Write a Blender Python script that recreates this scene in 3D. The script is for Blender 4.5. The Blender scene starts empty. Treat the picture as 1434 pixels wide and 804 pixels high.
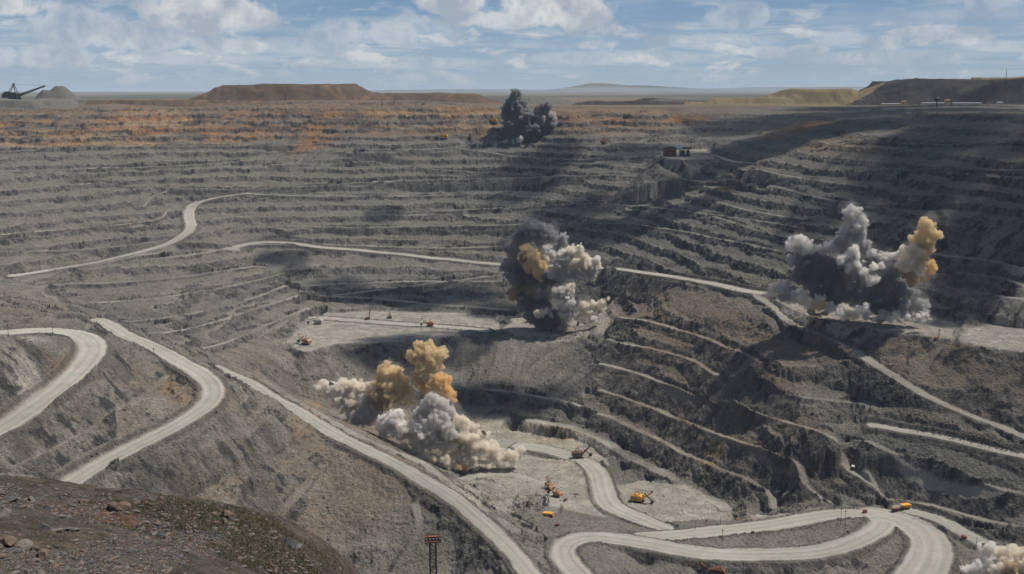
import bpy, bmesh, math, random
import numpy as np
from mathutils import Vector, Matrix
QUAL = 1.0
random.seed(7)
rs = np.random.RandomState(11)
C = bpy.context.scene.collection
SC = bpy.context.scene

# ------------------------------------------------------------------ camera, sky, sun, exposure
FOC = 1400.0            # focal length in photograph pixels (1434 wide)
PITCH = math.atan(275.0 / FOC)
cam_d = bpy.data.cameras.new('camera')
cam = bpy.data.objects.new('camera', cam_d); C.objects.link(cam)
cam_d.sensor_width = 36.0
cam_d.lens = 36.0 * FOC / 1434.0
cam_d.clip_start = 1.0; cam_d.clip_end = 200000.0
cam.location = (0, 0, 0)
cam.rotation_euler = (math.pi / 2 - PITCH, 0, 0)
SC.camera = cam
SC.render.resolution_x = 1024; SC.render.resolution_y = 574
SC.view_settings.view_transform = 'Standard'; SC.view_settings.look = 'None'
SC.view_settings.exposure = 0.25; SC.view_settings.gamma = 1.0
SC.view_settings.use_curve_mapping = False
SC.cycles.max_bounces = 8; SC.cycles.diffuse_bounces = 3; SC.cycles.glossy_bounces = 1
SC.cycles.transparent_max_bounces = 12; SC.cycles.volume_bounces = 5
SC.cycles.caustics_reflective = False; SC.cycles.caustics_refractive = False

SUN_DIR = Vector((0.70, 0.26, 1.28)).normalized()      # towards the sun
SUN_EL = math.asin(SUN_DIR.z); SUN_AZ = math.atan2(SUN_DIR.x, SUN_DIR.y)
sl = bpy.data.lights.new('sun', 'SUN'); sl.energy = 4.8; sl.angle = math.radians(0.53)
sl.color = (1.0, 0.94, 0.85)
sun = bpy.data.objects.new('sun', sl); C.objects.link(sun)
sun.rotation_euler = (-SUN_DIR).to_track_quat('-Z', 'Y').to_euler()


class NT:
    """tiny helper for node trees"""
    def __init__(self, tree):
        self.t = tree; self.n = tree.nodes; self.l = tree.links; self.n.clear()
    def new(self, typ, **kw):
        nd = self.n.new(typ)
        for k, v in kw.items():
            if k.startswith('i_'):
                key = k[2:]
                key = int(key) if key.isdigit() else key.replace('_', ' ')
                nd.inputs[key].default_value = v
            else:
                setattr(nd, k, v)
        return nd
    def link(self, a, b):
        self.l.new(a, b)
    def math(self, op, a, b=None, c=None, clamp=False):
        nd = self.n.new('ShaderNodeMath'); nd.operation = op; nd.use_clamp = clamp
        for i, v in enumerate((a, b, c)):
            if v is None: continue
            if isinstance(v, (int, float)): nd.inputs[i].default_value = v
            else: self.l.new(v, nd.inputs[i])
        return nd.outputs[0]
    def mixc(self, f, a, b, blend='MIX'):
        nd = self.n.new('ShaderNodeMix'); nd.data_type = 'RGBA'; nd.blend_type = blend
        for s, v in ((nd.inputs[0], f), (nd.inputs[6], a), (nd.inputs[7], b)):
            if isinstance(v, (int, float)): s.default_value = v
            elif isinstance(v, tuple): s.default_value = (*v, 1.0) if len(v) == 3 else v
            else: self.l.new(v, s)
        return nd.outputs[2]
    def ramp(self, f, stops, interp='LINEAR'):
        nd = self.n.new('ShaderNodeValToRGB'); cr = nd.color_ramp; cr.interpolation = interp
        while len(cr.elements) < len(stops): cr.elements.new(0.5)
        for e, (p, c) in zip(cr.elements, stops):
            e.position = p; e.color = (c, c, c, 1) if isinstance(c, (int, float)) else (*c, 1)
        self.l.new(f, nd.inputs[0]); return nd.outputs[0]


def build_world():
    w = bpy.data.worlds.new('World'); SC.world = w; w.use_nodes = True
    g = NT(w.node_tree)
    sky = g.new('ShaderNodeTexSky', sky_type='NISHITA', sun_disc=False)
    sky.sun_elevation = SUN_EL; sky.sun_rotation = SUN_AZ
    sky.altitude = 500; sky.air_density = 1.0; sky.dust_density = 1.0; sky.ozone_density = 2.0
    tc = g.new('ShaderNodeTexCoord')
    sep = g.new('ShaderNodeSeparateXYZ'); g.link(tc.outputs['Generated'], sep.inputs[0])
    x, y, z = sep.outputs
    # clouds lie on a plane overhead: direction / height gives the natural perspective
    zz = g.math('MAXIMUM', z, 0.004)
    zz = g.math('ADD', zz, 0.020)
    px = g.math('DIVIDE', x, zz); py = g.math('DIVIDE', y, zz)
    comb = g.new('ShaderNodeCombineXYZ'); g.link(px, comb.inputs[0]); g.link(py, comb.inputs[1])
    n1 = g.new('ShaderNodeTexNoise', i_Scale=0.30, i_Detail=9.0, i_Roughness=0.56, i_Distortion=0.15)
    g.link(comb.outputs[0], n1.inputs['Vector'])
    n2 = g.new('ShaderNodeTexNoise', i_Scale=0.9, i_Detail=8.0, i_Roughness=0.6, i_Distortion=0.25)
    mp = g.new('ShaderNodeMapping'); mp.inputs['Location'].default_value = (31, 7, 3)
    g.link(comb.outputs[0], mp.inputs[0]); g.link(mp.outputs[0], n2.inputs['Vector'])
    # hand placed cumulus banks by azimuth / elevation of the direction
    az = g.math('ARCTAN2', x, y); el = g.math('ARCSINE', z)
    nw = g.new('ShaderNodeTexNoise', i_Scale=24.0, i_Detail=8.0, i_Roughness=0.6)
    g.link(tc.outputs['Generated'], nw.inputs['Vector'])
    wob = g.math('SUBTRACT', nw.outputs[0], 0.5)
    acc = None
    for (u, v, ru, rv, s) in CLOUD_BLOBS:
        a0 = math.atan2(u - 717, FOC / math.cos(PITCH)); e0 = math.atan2(127 - v, FOC) 
        da = g.math('MULTIPLY', g.math('SUBTRACT', az, a0), FOC / ru)
        de = g.math('MULTIPLY', g.math('SUBTRACT', el, e0), FOC / rv)
        r2 = g.math('ADD', g.math('MULTIPLY', da, da), g.math('MULTIPLY', de, de))
        b = g.math('SUBTRACT', 1.0, g.math('ADD', r2, g.math('MULTIPLY', wob, 4.2)))
        b = g.math('MULTIPLY', g.math('MULTIPLY', b, 2.0, clamp=True), s)
        acc = b if acc is None else g.math('MAXIMUM', acc, b)
    c1 = g.ramp(n1.outputs[0], [(0.47, 0.0), (0.66, 1.0)])
    c2 = g.ramp(n2.outputs[0], [(0.50, 0.0), (0.72, 1.0)])
    low = g.ramp(z, [(0.0, 0.0), (0.012, 0.35), (0.035, 1.0), (0.08, 0.55), (1.0, 0.55)])
    cl = g.math('MAXIMUM', g.math('MULTIPLY', c1, 0.45), g.math('MULTIPLY', c2, 0.75))
    cl = g.math('MULTIPLY', cl, low)
    # the low rows of small fair weather clouds
    cb = g.new('ShaderNodeCombineXYZ'); g.link(az, cb.inputs[0]); g.link(g.math('MULTIPLY', el, 3.1), cb.inputs[1])
    n3 = g.new('ShaderNodeTexNoise', i_Scale=17.0, i_Detail=7.0, i_Roughness=0.58, i_Distortion=0.3); g.link(cb.outputs[0], n3.inputs['Vector'])
    c3 = g.math('MULTIPLY', g.ramp(n3.outputs[0], [(0.50, 0.0), (0.60, 1.0)]), g.ramp(z, [(0.0, 0.0), (0.008, 0.25), (0.03, 0.8), (0.055, 0.7), (0.085, 0.25), (1.0, 0.3)]))
    cl = g.math('MAXIMUM', cl, c3)
    cl = g.math('MAXIMUM', cl, acc, clamp=True)
    shade = g.ramp(nw.outputs[0], [(0.38, (4.6, 5.0, 5.7)), (0.56, (8.4, 8.3, 8.1))])
    grad = g.ramp(z, [(0.0, (4.0, 5.0, 5.9)), (0.04, (3.1, 4.4, 5.9)), (0.10, (1.5, 2.9, 5.0)), (0.3, (0.9, 2.0, 4.2))])
    base = g.mixc(g.ramp(z, [(0.0, 0.95), (0.12, 0.9), (0.45, 0.0)]), sky.outputs[0], grad)
    col = g.mixc(g.math('MULTIPLY', cl, 0.85), base, shade)
    bg = g.new('ShaderNodeBackground', i_Strength=0.075)
    g.link(col, bg.inputs[0])
    out = g.new('ShaderNodeOutputWorld'); g.link(bg.outputs[0], out.inputs[0])

# (u, v, ru, rv, strength): direction of each cumulus bank
CLOUD_BLOBS = [(30, 25, 60, 16, .9), (110, 42, 70, 22, .6), (300, 25, 95, 30, .95), (190, 60, 120, 22, .6), (330, 70, 60, 14, .6),
    (540, 50, 110, 24, .55), (640, 8, 60, 18, .9), (770, 15, 95, 34, 1.0), (700, 32, 70, 16, .8),
    (1035, 30, 70, 20, .45), (1150, 2, 70, 10, .8), (1385, 10, 60, 24, .5), (1000, 62, 90, 12, .45), (1285, 54, 45, 7, .7), (1170, 60, 40, 12, .5),
    (1060, 76, 40, 9, .6), (1130, 74, 30, 7, .6), (1400, 74, 60, 9, .5), (440, 70, 90, 14, .45), (60, 85, 120, 16, .5), (250, 85, 140, 12, .45), (560, 90, 140, 10, .4), (860, 84, 160, 12, .4), (1250, 85, 120, 10, .4)]
build_world()

# ------------------------------------------------------------------ helpers
def ray(u, v):
    x = (u - 717.0) / FOC; up = (402.0 - v) / FOC
    cp, sp = math.cos(PITCH), math.sin(PITCH)
    return np.array([x, cp + up * sp, -sp + up * cp])

def at_z(u, v, z):
    d = ray(u, v); return d * (z / d[2])

def at_d(u, v, dist):
    """point at horizontal distance dist"""
    d = ray(u, v); return d * (dist / math.hypot(d[0], d[1]))

def _hash(ix, iy, seed):
    h = (ix.astype(np.int64) * 374761393 + iy.astype(np.int64) * 668265263 + seed * 1274126177) & 0xffffffff
    h = ((h ^ (h >> 13)) * 1274126177) & 0xffffffff
    h = h ^ (h >> 16)
    return (h & 0xffffff).astype(np.float32) / np.float32(0xffffff)

def vnoise(x, y, seed=0):
    ix = np.floor(x); iy = np.floor(y)
    fx = (x - ix).astype(np.float32); fy = (y - iy).astype(np.float32)
    ix = ix.astype(np.int64); iy = iy.astype(np.int64)
    fx = fx * fx * (3 - 2 * fx); fy = fy * fy * (3 - 2 * fy)
    a = _hash(ix, iy, seed); b = _hash(ix + 1, iy, seed); c = _hash(ix, iy + 1, seed); d = _hash(ix + 1, iy + 1, seed)
    return ((a + (b - a) * fx) * (1 - fy) + (c + (d - c) * fx) * fy) * 2 - 1

def fbm(x, y, scale, octv=4, seed=0, gain=0.5, lac=2.1, ridged=False):
    out = np.zeros(np.shape(x), np.float32); amp = 1.0; tot = 0
    f = 1.0 / scale
    ca, sa = 0.8, 0.6
    for o in range(octv):
        n = vnoise(x * f + o * 17.3, y * f - o * 9.1, seed + o * 31)
        if ridged: n = 1 - 2 * np.abs(n)
        out += amp * n; tot += amp; amp *= gain; f *= lac
        x, y = ca * x - sa * y, sa * x + ca * y
    return out / tot

def sstep(a, b, x):
    t = np.clip((x - a) / (b - a), 0, 1); return t * t * (3 - 2 * t)

# ------------------------------------------------------------------ terrain: surveyed points (direction, elevation)
CTRL = []
def cp(*pts): CTRL.extend(pts)
# far rim and plateau (u, v, z)
cp((-250,150,-45),(0,150,-46),(150,150,-46),(300,149,-46),(450,150,-47),(600,151,-48),(690,152,-48),(800,152,-48),(900,150,-46),(1000,145,-42),(1100,140,-36),(1250,137,-26),(1434,137,-25),(1650,138,-25))
# far wall left
for u,zs in ((-200,(-125,-200,-265,-315)),(0,(-130,-205,-270,-320)),(200,(-136,-225,-290,-335)),(400,(-140,-232,-300,-345)),(600,(-140,-235,-305,-355))):
    cp((u,200,zs[0]),(u,260,zs[1]),(u,320,zs[2]),(u,370,zs[3]))
for u in (0,200,400,600): cp((u,172,-88))
cp((690,200,-138),(690,260,-234),(690,320,-302),(690,370,-348),(740,200,-139),(740,172,-88),(780,260,-228),(780,320,-290),(850,375,-318))
cp((850,190,-125),(850,250,-200),(850,310,-268),(850,172,-92))
cp((945,216,-150),(945,180,-105),(960,270,-222),(960,330,-262),(960,390,-300))
cp((1060,170,-85),(1060,225,-140),(1060,290,-205),(1060,350,-250),(1060,408,-288))
cp((1180,170,-72),(1180,225,-125),(1180,290,-190),(1180,350,-235))
cp((1300,150,-42),(1300,190,-82),(1300,240,-128),(1300,300,-172),(1300,360,-228))
cp((1434,160,-48),(1434,200,-84),(1434,250,-122),(1434,300,-165),(1434,345,-205))
cp((1650,180,-60),(1650,260,-110),(1650,350,-165))
cp((1380,400,-250),(1434,385,-240),(1434,430,-262),(1340,430,-268),(1650,440,-215))
# bench of the right hand blast and the slope under it
cp((1200,445,-290),(1130,430,-290),(1280,455,-291),(1320,470,-292),(1380,470,-290),(1434,480,-290),(1650,500,-270))
cp((1650,700,-335))
cp((1300,510,-316),(1434,540,-322),(1380,500,-300))
# left wall: benches that come towards the camera
cp((-200,400,-290),(0,385,-330),(130,372,-336),(330,350,-334),(60,410,-340),(200,410,-352),(330,400,-362),(450,400,-372),(560,405,-378))
cp((560,430,-396),(680,432,-394),(620,410,-382),(690,412,-378))
cp((380,440,-382),(200,440,-352),(120,430,-330),(40,420,-300),(-200,440,-240))
cp((350,480,-388),(300,500,-350),(180,455,-310))
# shovel bench
cp((425,480,-400),(445,455,-400),(516,446,-400),(600,458,-400),(680,462,-400),(560,440,-400),(740,470,-399),(480,470,-400),(380,475,-397))
# central blast bench, ridge to the right of it
cp((770,465,-399),(790,430,-392),(800,400,-358),(720,430,-392),(850,440,-385),(900,415,-350),(960,398,-306),(900,440,-352),(850,465,-385),(800,478,-396))
# big scree under the bench
cp((640,500,-417),(640,530,-440),(650,560,-457),(740,500,-418),(740,540,-441),(820,520,-416),(560,500,-424),(450,520,-424),(400,505,-410),(420,560,-455),(350,500,-372),(350,520,-385))
# pit bottom
cp((650,590,-466),(740,590,-466),(800,600,-466),(740,625,-463),(830,640,-462),(810,612,-465),(700,680,-452),(780,690,-453),(840,700,-454),(895,700,-456),(960,715,-452),(1000,728,-446),(860,725,-450),(700,640,-458),(640,640,-458),(560,600,-466),(500,570,-466),(780,640,-460),(850,670,-458),(700,730,-436),(620,655,-450))
# right hillside
cp((870,470,-368),(870,560,-428),(880,600,-447),(900,640,-458),(930,670,-458))
cp((1000,440,-312),(1020,690,-450))
cp((1100,500,-324),(1100,700,-432),(1060,720,-440))
cp((1180,520,-334),(1200,600,-371),(1190,690,-425))
cp((1650,770,-365),(1650,830,-400))
# hairpin roads right bottom
cp((1434,800,-425),(1434,830,-423),(1250,790,-428),(1200,800,-432),(1100,815,-432),(1000,800,-428),(900,800,-430))
cp((1100,745,-428),(950,765,-424))
# long road
LONG = [(300,514,-318),(360,545,-330),(440,590,-345),(520,630,-359),(600,672,-375),(660,718,-387),(710,765,-396),(745,806,-402),(790,870,-412)]
# slope between road and pit, right of long road
cp((450,590,-352),(600,650,-378),(680,705,-398),(740,760,-404))
# left hand road and the slopes round it
R2 = [(80,692,-318),(130,655,-311),(200,620,-304),(265,588,-298),(303,556,-292),(285,525,-286),(240,500,-279),(190,473,-271),(135,449,-263)]
R1 = [(-160,690,-290),(0,605,-280),(60,560,-268),(115,515,-258),(132,486,-252),(110,467,-246),(60,461,-240),(0,466,-236),(-160,480,-226)]
cp((0,500,-245),(60,510,-250),(20,560,-261),(-160,560,-245))
cp((180,500,-268),(200,540,-288),(120,580,-286),(60,640,-303),(160,540,-276),(240,550,-297),(0,660,-300),(60,600,-285))
cp((300,600,-312),(340,570,-306),(380,560,-318),(300,650,-336),(200,680,-330),(350,620,-330),(420,600,-342),(350,680,-352),(300,720,-358),(400,640,-352),(450,660,-373),(420,720,-388),(500,700,-385),(480,760,-408),(560,710,-390),(540,780,-414),(500,640,-362),(700,810,-410))
cp((400,810,-400),(250,780,-360),(100,740,-335))
cp((0,430,-258),(60,440,-255),(100,436,-264),(-150,430,-250))
# plateau behind the rim (horizontal distance, azimuth deg, z) and foreground
POL = []
for a in (-60,-45,-30,-20,-10,0,10,20,30,45,60):
    POL += [(a, 3900, -52), (a, 4600, -55)]
    POL += [(a, 45, -30 if a < -5 else -44)]
for a,zz in ((-60,-180),(-45,-190),(-40,-200),(40,-300),(50,-250),(60,-220)):
    POL += [(a, 800, zz*1.0), (a, 1500, zz*1.0+20), (a, 2400, -110)]
# foreground hill (crest) and the drop behind it
FG = [(-120,675,-62),(0,716,-66),(100,724,-68),(200,734,-69),(300,746,-70),(380,762,-71),(440,786,-73),(490,806,-73),(530,826,-75),(0,806,-38),(150,806,-41),(300,806,-46),(420,806,-56),(-120,806,-34),(100,740,-47),(250,760,-53)]
CTRL += FG
for (u,v,z) in FG[:8]:
    p = at_z(u,v,z); r = math.hypot(p[0],p[1]); a = math.degrees(math.atan2(p[0],p[1]))
    POL += [(a, r*1.35, z-70), (a, r*1.9, z-170)]
for a,zz in ((2,-135),(10,-150),(20,-160),(30,-170),(45,-180)):
    POL += [(a, 85, -95), (a, 130, zz), (a, 300, zz-140), (a, 560, -370)]
for a in (-8,-2): POL += [(a, 560, -400)]
POL += [(-6,150,-125)]

# ------------------------------------------------------------------ lines traced on the ground
# (width m, kind, points) - points are (u, v) or (u, v, z)
HW = 'road'; BN = 'bench'
LINES = [
 (17, BN, [(20,385),(130,371),(220,352),(330,350)], 0),
 (24, HW, [(20,386,-333),(80,377,-334),(130,370,-334),(185,356,-328),(230,344,-315),(258,329,-300),(268,314,-286),(260,298,-272),(268,286,-262),(300,277,-250),(345,271,-240)]),
 (10, BN, [(345,271),(400,274),(470,275),(560,275),(640,273)], 0),
 (16, BN, [(185,367),(250,359),(300,352),(335,345)], 0),
 (24, HW, [(335,345,-330),(360,339,-326),(400,340,-328),(450,346,-332),(520,352,-340),(600,361,-347),(690,370,-352),(780,373,-345),(850,375,-330),(900,381,-318),(960,390,-304),(1010,400,-296),(1060,410,-290),(1095,412,-290)]),
 (9, BN, [(335,343),(430,341),(520,345),(600,348),(700,346)], 0),
 (7, BN, [(313,330),(330,320),(360,316),(450,318),(560,318),(700,315),(860,310),(960,324),(1060,345),(1100,352)], 0),
 (7, BN, [(200,290),(212,276),(240,266)], 0),
 (7, BN, [(0,329),(100,320),(200,312),(232,303),(240,293)], 0),
 (7, BN, [(0,354),(100,350),(180,344),(232,336)], 0),
 (7, BN, [(100,263),(180,259),(300,266),(420,262),(560,252),(700,250),(850,244),(1000,254),(1100,270)], 0),
 (7, BN, [(560,297),(700,292),(820,284),(920,290),(1030,305),(1120,318)], 0),
 (6, BN, [(380,230),(470,230),(560,232),(640,240),(760,244)], 0),
 (9, BN, [(500,209,-150),(560,209,-151),(620,208,-152),(660,203,-145),(700,198,-139)]),
 (8, BN, [(640,207,-151),(700,216,-165),(780,224,-175),(860,222,-164),(945,216,-150)]),
 (7, BN, [(0,240),(120,236),(200,234),(330,228)], 0),
 (6, BN, [(0,212),(150,205),(300,204),(440,202)], 0),
 (9, BN, [(860,206,-140),(900,197,-132),(960,190,-124),(1010,186,-118)]),
 (18, HW, [(975,216,-150),(1000,217,-150),(1025,227,-153),(1060,229,-150)]),
 (8, BN, [(1060,237),(1100,246),(1150,254),(1215,262)], 0),
 (8, BN, [(1080,260),(1160,281),(1230,288),(1330,286)], 0),
 (7, BN, [(1005,283),(1060,297),(1100,304),(1150,309)], 0),
 (7, BN, [(1000,303),(1050,320),(1100,333),(1180,337)], 0),
 (10, BN, [(1310,357,-226),(1370,362,-226),(1434,374,-226)]),
 (9, BN, [(1340,382),(1400,390),(1434,400)], 0),
 (9, BN, [(1345,408),(1434,418)], 0),
 (7, BN, [(1140,210),(1200,198),(1290,203),(1434,200)], 0),
 (7, BN, [(1200,240),(1300,236),(1434,238)], 0),
 (10, BN, [(470,413,-385),(560,403,-377),(640,392,-366),(700,385,-358)]),
 (10, BN, [(450,414,-386),(540,419,-388),(620,427,-391),(710,434,-393)]),
 (8, BN, [(430,400),(520,395),(700,394)], 0),
 (22, HW, [(440,445,-400),(520,450,-400),(600,456,-400),(680,463,-400)]),
 # diagonal benches of the left wall
 (9, BN, [(60,400,-339),(160,396,-344),(260,388,-348),(360,372,-349)]),
 (9, BN, [(100,425,-343),(170,422,-350),(250,414,-355),(330,400,-360),(400,382,-359)]),
 (9, BN, [(150,450,-345),(200,450,-354),(280,438,-364),(350,420,-368),(400,400,-369)]),
 (9, BN, [(190,465,-352),(232,468,-358),(300,452,-370),(360,432,-378),(416,415,-382)]),
 (9, BN, [(240,490,-355),(290,488,-368),(330,474,-380),(380,452,-388),(430,432,-391)]),
 (9, BN, [(620,542,-440),(700,547,-440),(760,556,-441),(815,568,-442)]),
 # near roads
 (27, HW, R1), (23, HW, R2), (19, HW, LONG),
 (10, BN, [(360,528,-328),(450,584,-347),(520,620,-361),(600,655,-379),(660,700,-393),(720,745,-404)]),
 (6, BN, [(20,655,-300),(90,622,-297),(150,588,-293),(215,545,-291),(240,522,-289)]),
 (8.1, BN, [(262,690,-346),(290,650,-334),(330,620,-326),(375,582,-316)]),
 (8.1, BN, [(380,735,-388),(420,690,-374),(450,655,-366)]),
 (7, BN, [(550,806,-425),(575,770,-412),(592,735,-399),(585,705,-388)]),
 (6, BN, [(640,810,-425),(660,770,-408),(655,745,-398),(625,725,-392)]),
 # right hillside benches
 (8, BN, [(871,444,-347),(924,452,-343),(965,467,-341),(999,477,-338),(1028,490,-337),(1049,498,-336),(1066,505,-334)]),
 (8, BN, [(853,475,-372),(892,484,-368),(919,490,-366),(965,502,-364),(999,521,-363),(1018,533,-362),(1039,539,-359),(1070,544,-354),(1112,555,-351),(1150,560,-354),(1200,566,-362)]),
 (8, BN, [(840,510,-398),(882,519,-395),(924,534,-393),(957,546,-391),(991,560,-389),(1018,569,-387),(1045,575,-384),(1066,582,-381),(1099,591,-376),(1140,602,-370),(1172,617,-372),(1180,640,-396),(1187,655,-403),(1215,672,-410),(1245,694,-420),(1256,706,-425)]),
 (8, BN, [(840,548,-424),(890,564,-421),(920,573,-420),(940,583,-419),(965,591,-418),(1000,604,-412),(1041,621,-405),(1070,628,-400),(1097,638,-397),(1122,652,-402),(1130,675,-415),(1150,698,-428),(1170,712,-433)]),
 (8, BN, [(840,579,-442),(867,589,-442),(894,602,-442),(924,614,-442),(953,633,-441),(986,644,-437),(1020,660,-432),(1049,673,-432),(1072,683,-434),(1083,696,-438),(1085,711,-442)]),
 (14, BN, [(740,590,-462),(790,595,-461),(840,615,-458),(867,631,-458),(903,650,-458),(934,667,-457),(965,686,-456),(997,702,-455),(1011,715,-453)]),
 (15, HW, [(1222,597,-368),(1260,604,-367),(1320,614,-366),(1380,628,-365),(1440,640,-364),(1500,655,-364)]),
 (9, BN, [(1215,620,-378),(1260,640,-384),(1320,663,-386),(1380,682,-388),(1440,692,-388),(1500,705,-388)]),
 (14.1, BN, [(1060,412,-291),(1100,448,-299),(1160,475,-307),(1230,510,-320),(1280,545,-334),(1330,572,-346),(1380,592,-352),(1440,612,-356)]),
 (8, BN, [(1240,700,-424),(1300,705,-418),(1360,722,-414),(1434,742,-408)]),
 # pit floor road and hairpins
 (26, HW, [(730,625,-463),(775,632,-463),(815,640,-462),(840,660,-459),(845,685,-456),(850,705,-454),(880,722,-450),(925,742,-445)]),
 (12, BN, [(640,672,-446),(700,660,-455),(750,672,-455),(775,695,-452),(770,720,-446)]),
 (25, HW, [(845,830,-396),(805,803,-401),(785,778,-406),(790,760,-409),(830,750,-412),(880,757,-414),(940,767,-415),(1000,775,-416),(1080,778,-417),(1150,773,-418),(1205,758,-419),(1235,740,-421),(1232,727,-423),(1205,720,-424),(1160,722,-424),(1100,730,-424),(1040,741,-424),(960,749,-424),(900,752,-424)]),
 (38, HW, [(1225,722,-424),(1260,726,-424),(1290,742,-422),(1304,765,-420),(1300,790,-418),(1280,815,-416),(1260,840,-414)]),
 (18, HW, [(1262,712,-425),(1310,726,-420),(1350,748,-420),(1390,768,-422),(1440,780,-424)]),
]
# flat working areas: polygon of (u, v), elevation
FLATS = [
 ([(400,478),(425,452),(440,440),(560,436),(690,440),(700,462),(640,470),(560,478),(470,482),(425,492)], -400),
 ([(700,462),(720,447),(800,442),(828,442),(812,458),(790,473),(740,472)], -398),
 ([(1080,428),(1100,415),(1290,440),(1345,455),(1330,474),(1290,470),(1200,462),(1130,446)], -290.5),
 ([(1360,455),(1434,448),(1500,470),(1500,500),(1400,490),(1340,478)], -289),
 ([(640,660),(740,628),(800,618),(850,640),(850,680),(900,672),(960,680),(1020,712),(1030,735),(930,738),(820,722),(760,716),(720,690)], -455),
 ([(690,580),(760,594),(860,628),(830,650),(720,642),(640,640),(600,615)], -464.5),
 ([(925,212),(990,210),(1000,222),(930,224)], -150),
 ([(0,469),(40,472),(72,480),(60,492),(0,484)], -219),
 ([(1050,722),(1230,712),(1240,724),(1060,735)], -425.5),
]

def ctrl_world():
    P = []
    for L in LINES:
        if len(L[2][0]) == 3:
            for q in L[2]: P.append(at_z(*q))
    for poly, z in FLATS:
        for (u, v) in poly[::2]: P.append(at_z(u, v, z))
    for (u,v,z) in CTRL: P.append(at_z(u,v,z))
    for (a,r,z) in POL:
        a = math.radians(a); P.append(np.array([r*math.sin(a), r*math.cos(a), z]))
    return np.array(P)

P = ctrl_world()
def SQ(x, y):
    return np.arctan2(x, y) * 1.25, np.log(np.hypot(x, y))
cs, cq = SQ(P[:,0], P[:,1])
keep = []
for i in range(len(P)):
    if all((cs[i]-cs[j])**2 + (cq[i]-cq[j])**2 > 0.012**2 for j in keep): keep.append(i)
cs, cq, cz = cs[keep], cq[keep], P[keep,2]
D = np.sqrt((cs[:,None]-cs)**2 + (cq[:,None]-cq)**2)
n = len(cs)
A = np.zeros((n+3,n+3)); A[:n,:n] = D - np.eye(n)*0.004; A[:n,n]=1; A[:n,n+1]=cs; A[:n,n+2]=cq; A[n:,:n]=A[:n,n:].T
W = np.linalg.solve(A, np.concatenate([cz, np.zeros(3)]))
GA = np.radians(np.linspace(-62, 62, 520)); GQ = np.linspace(math.log(40), math.log(5200), 620)
gs = GA*1.25
Z0 = np.zeros((len(GQ), len(GA)))
for i,q in enumerate(GQ):
    d = np.sqrt((gs[:,None]-cs)**2 + (q-cq)**2)
    Z0[i] = d@W[:n] + W[n] + W[n+1]*gs + W[n+2]*q
# light smoothing so the control points do not read as kinks
for _ in range(3):
    Zp = np.pad(Z0,1,'edge'); Z0 = (Zp[1:-1,1:-1]*4+Zp[:-2,1:-1]+Zp[2:,1:-1]+Zp[1:-1,:-2]+Zp[1:-1,2:])/8

def bil(G, az, q):
    fi = np.clip((q-GQ[0])/(GQ[1]-GQ[0]), 0, len(GQ)-1.001); fj = np.clip((az-GA[0])/(GA[1]-GA[0]), 0, len(GA)-1.001)
    i = fi.astype(int); j = fj.astype(int); a = fi-i; b = fj-j
    return (G[i,j]*(1-a)*(1-b)+G[i+1,j]*a*(1-b)+G[i,j+1]*(1-a)*b+G[i+1,j+1]*a*b)

def z0_at(x, y):
    x = np.asarray(x, float); y = np.asarray(y, float)
    return bil(Z0, np.arctan2(x,y), np.log(np.maximum(np.hypot(x,y), 41)))

def hit(u, v, zf=None, dmin=60.0):
    """where the line of sight through a photo pixel meets the smooth ground"""
    zf = zf or z0_at
    d = ray(u,v); h = math.hypot(d[0],d[1]); r = np.exp(np.linspace(math.log(dmin), math.log(5100), 4000))
    x = d[0]/h*r; y = d[1]/h*r; z = d[2]/h*r
    below = z < zf(x,y)
    k = int(np.argmax(below)) if below.any() else len(r)-1
    return np.array([x[k],y[k],z[k]])

def dens(pts, step=8.0):
    out = [pts[0]]
    for a, b in zip(pts[:-1], pts[1:]):
        k = max(1, int(np.linalg.norm(b[:2]-a[:2])/step))
        for i in range(1, k+1): out.append(a+(b-a)*i/k)
    return np.array(out)

WOB = np.random.RandomState(3)
def smooth_line(pts, it=3):
    """Chaikin corner cutting"""
    for _ in range(it):
        q = [pts[0]]
        for a, b in zip(pts[:-1], pts[1:]): q += [a*.75+b*.25, a*.25+b*.75]
        q.append(pts[-1]); pts = q
    q = dens(pts, 4.0); k = len(q)
    w = np.convolve(WOB.normal(size=k+24), np.hanning(24), 'same')[12:12+k]/3.
    q[:,0] += w*1.5; q[:,1] += w*2.2
    return q

WL = []
for L in LINES:
    w, kind, pts = L[0], L[1], L[2]
    wp = []
    if len(pts[0]) == 2:
        hp = [hit(u, v) for (u, v) in pts]
        zs = np.array([p[2] for p in hp]); t = np.arange(len(zs))
        k = np.polyfit(t, zs, 1); zf = np.polyval(k, t)*0.2 + zs*0.8
        wp = [at_z(u, v, z) for (u, v), z in zip(pts, zf)]
    else:
        wp = [at_z(*p) for p in pts]
    WL.append((w, kind, smooth_line(wp)))

# ------------------------------------------------------------------ masks (directions of the areas as surveyed; edges roughened later)
gx = np.exp(GQ)[:,None]*np.sin(GA)[None]; gy = np.exp(GQ)[:,None]*np.cos(GA)[None]
def uv_of(x, y, z):
    cpp, spp = math.cos(PITCH), math.sin(PITCH)
    f = y*cpp - z*spp; up = y*spp + z*cpp
    return 717 + FOC*x/f, 402 - FOC*up/f
GU, GV = uv_of(gx, gy, Z0)
RR = np.exp(GQ)[:,None]*np.ones_like(GU)
far = (RR > 560)
def splat(lst, base=0.0):
    m = np.full(GU.shape, base, float)
    for (u, v, ru, rv, ang, s) in lst:
        a = math.radians(ang); du, dv = GU-u, GV-v
        p = (du*math.cos(a)+dv*math.sin(a))/ru; q = (-du*math.sin(a)+dv*math.cos(a))/rv
        k = (1-sstep(0.7, 1.25, np.sqrt(p*p+q*q)))*far
        m = m*(1-k)+s*k
    return m
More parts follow.
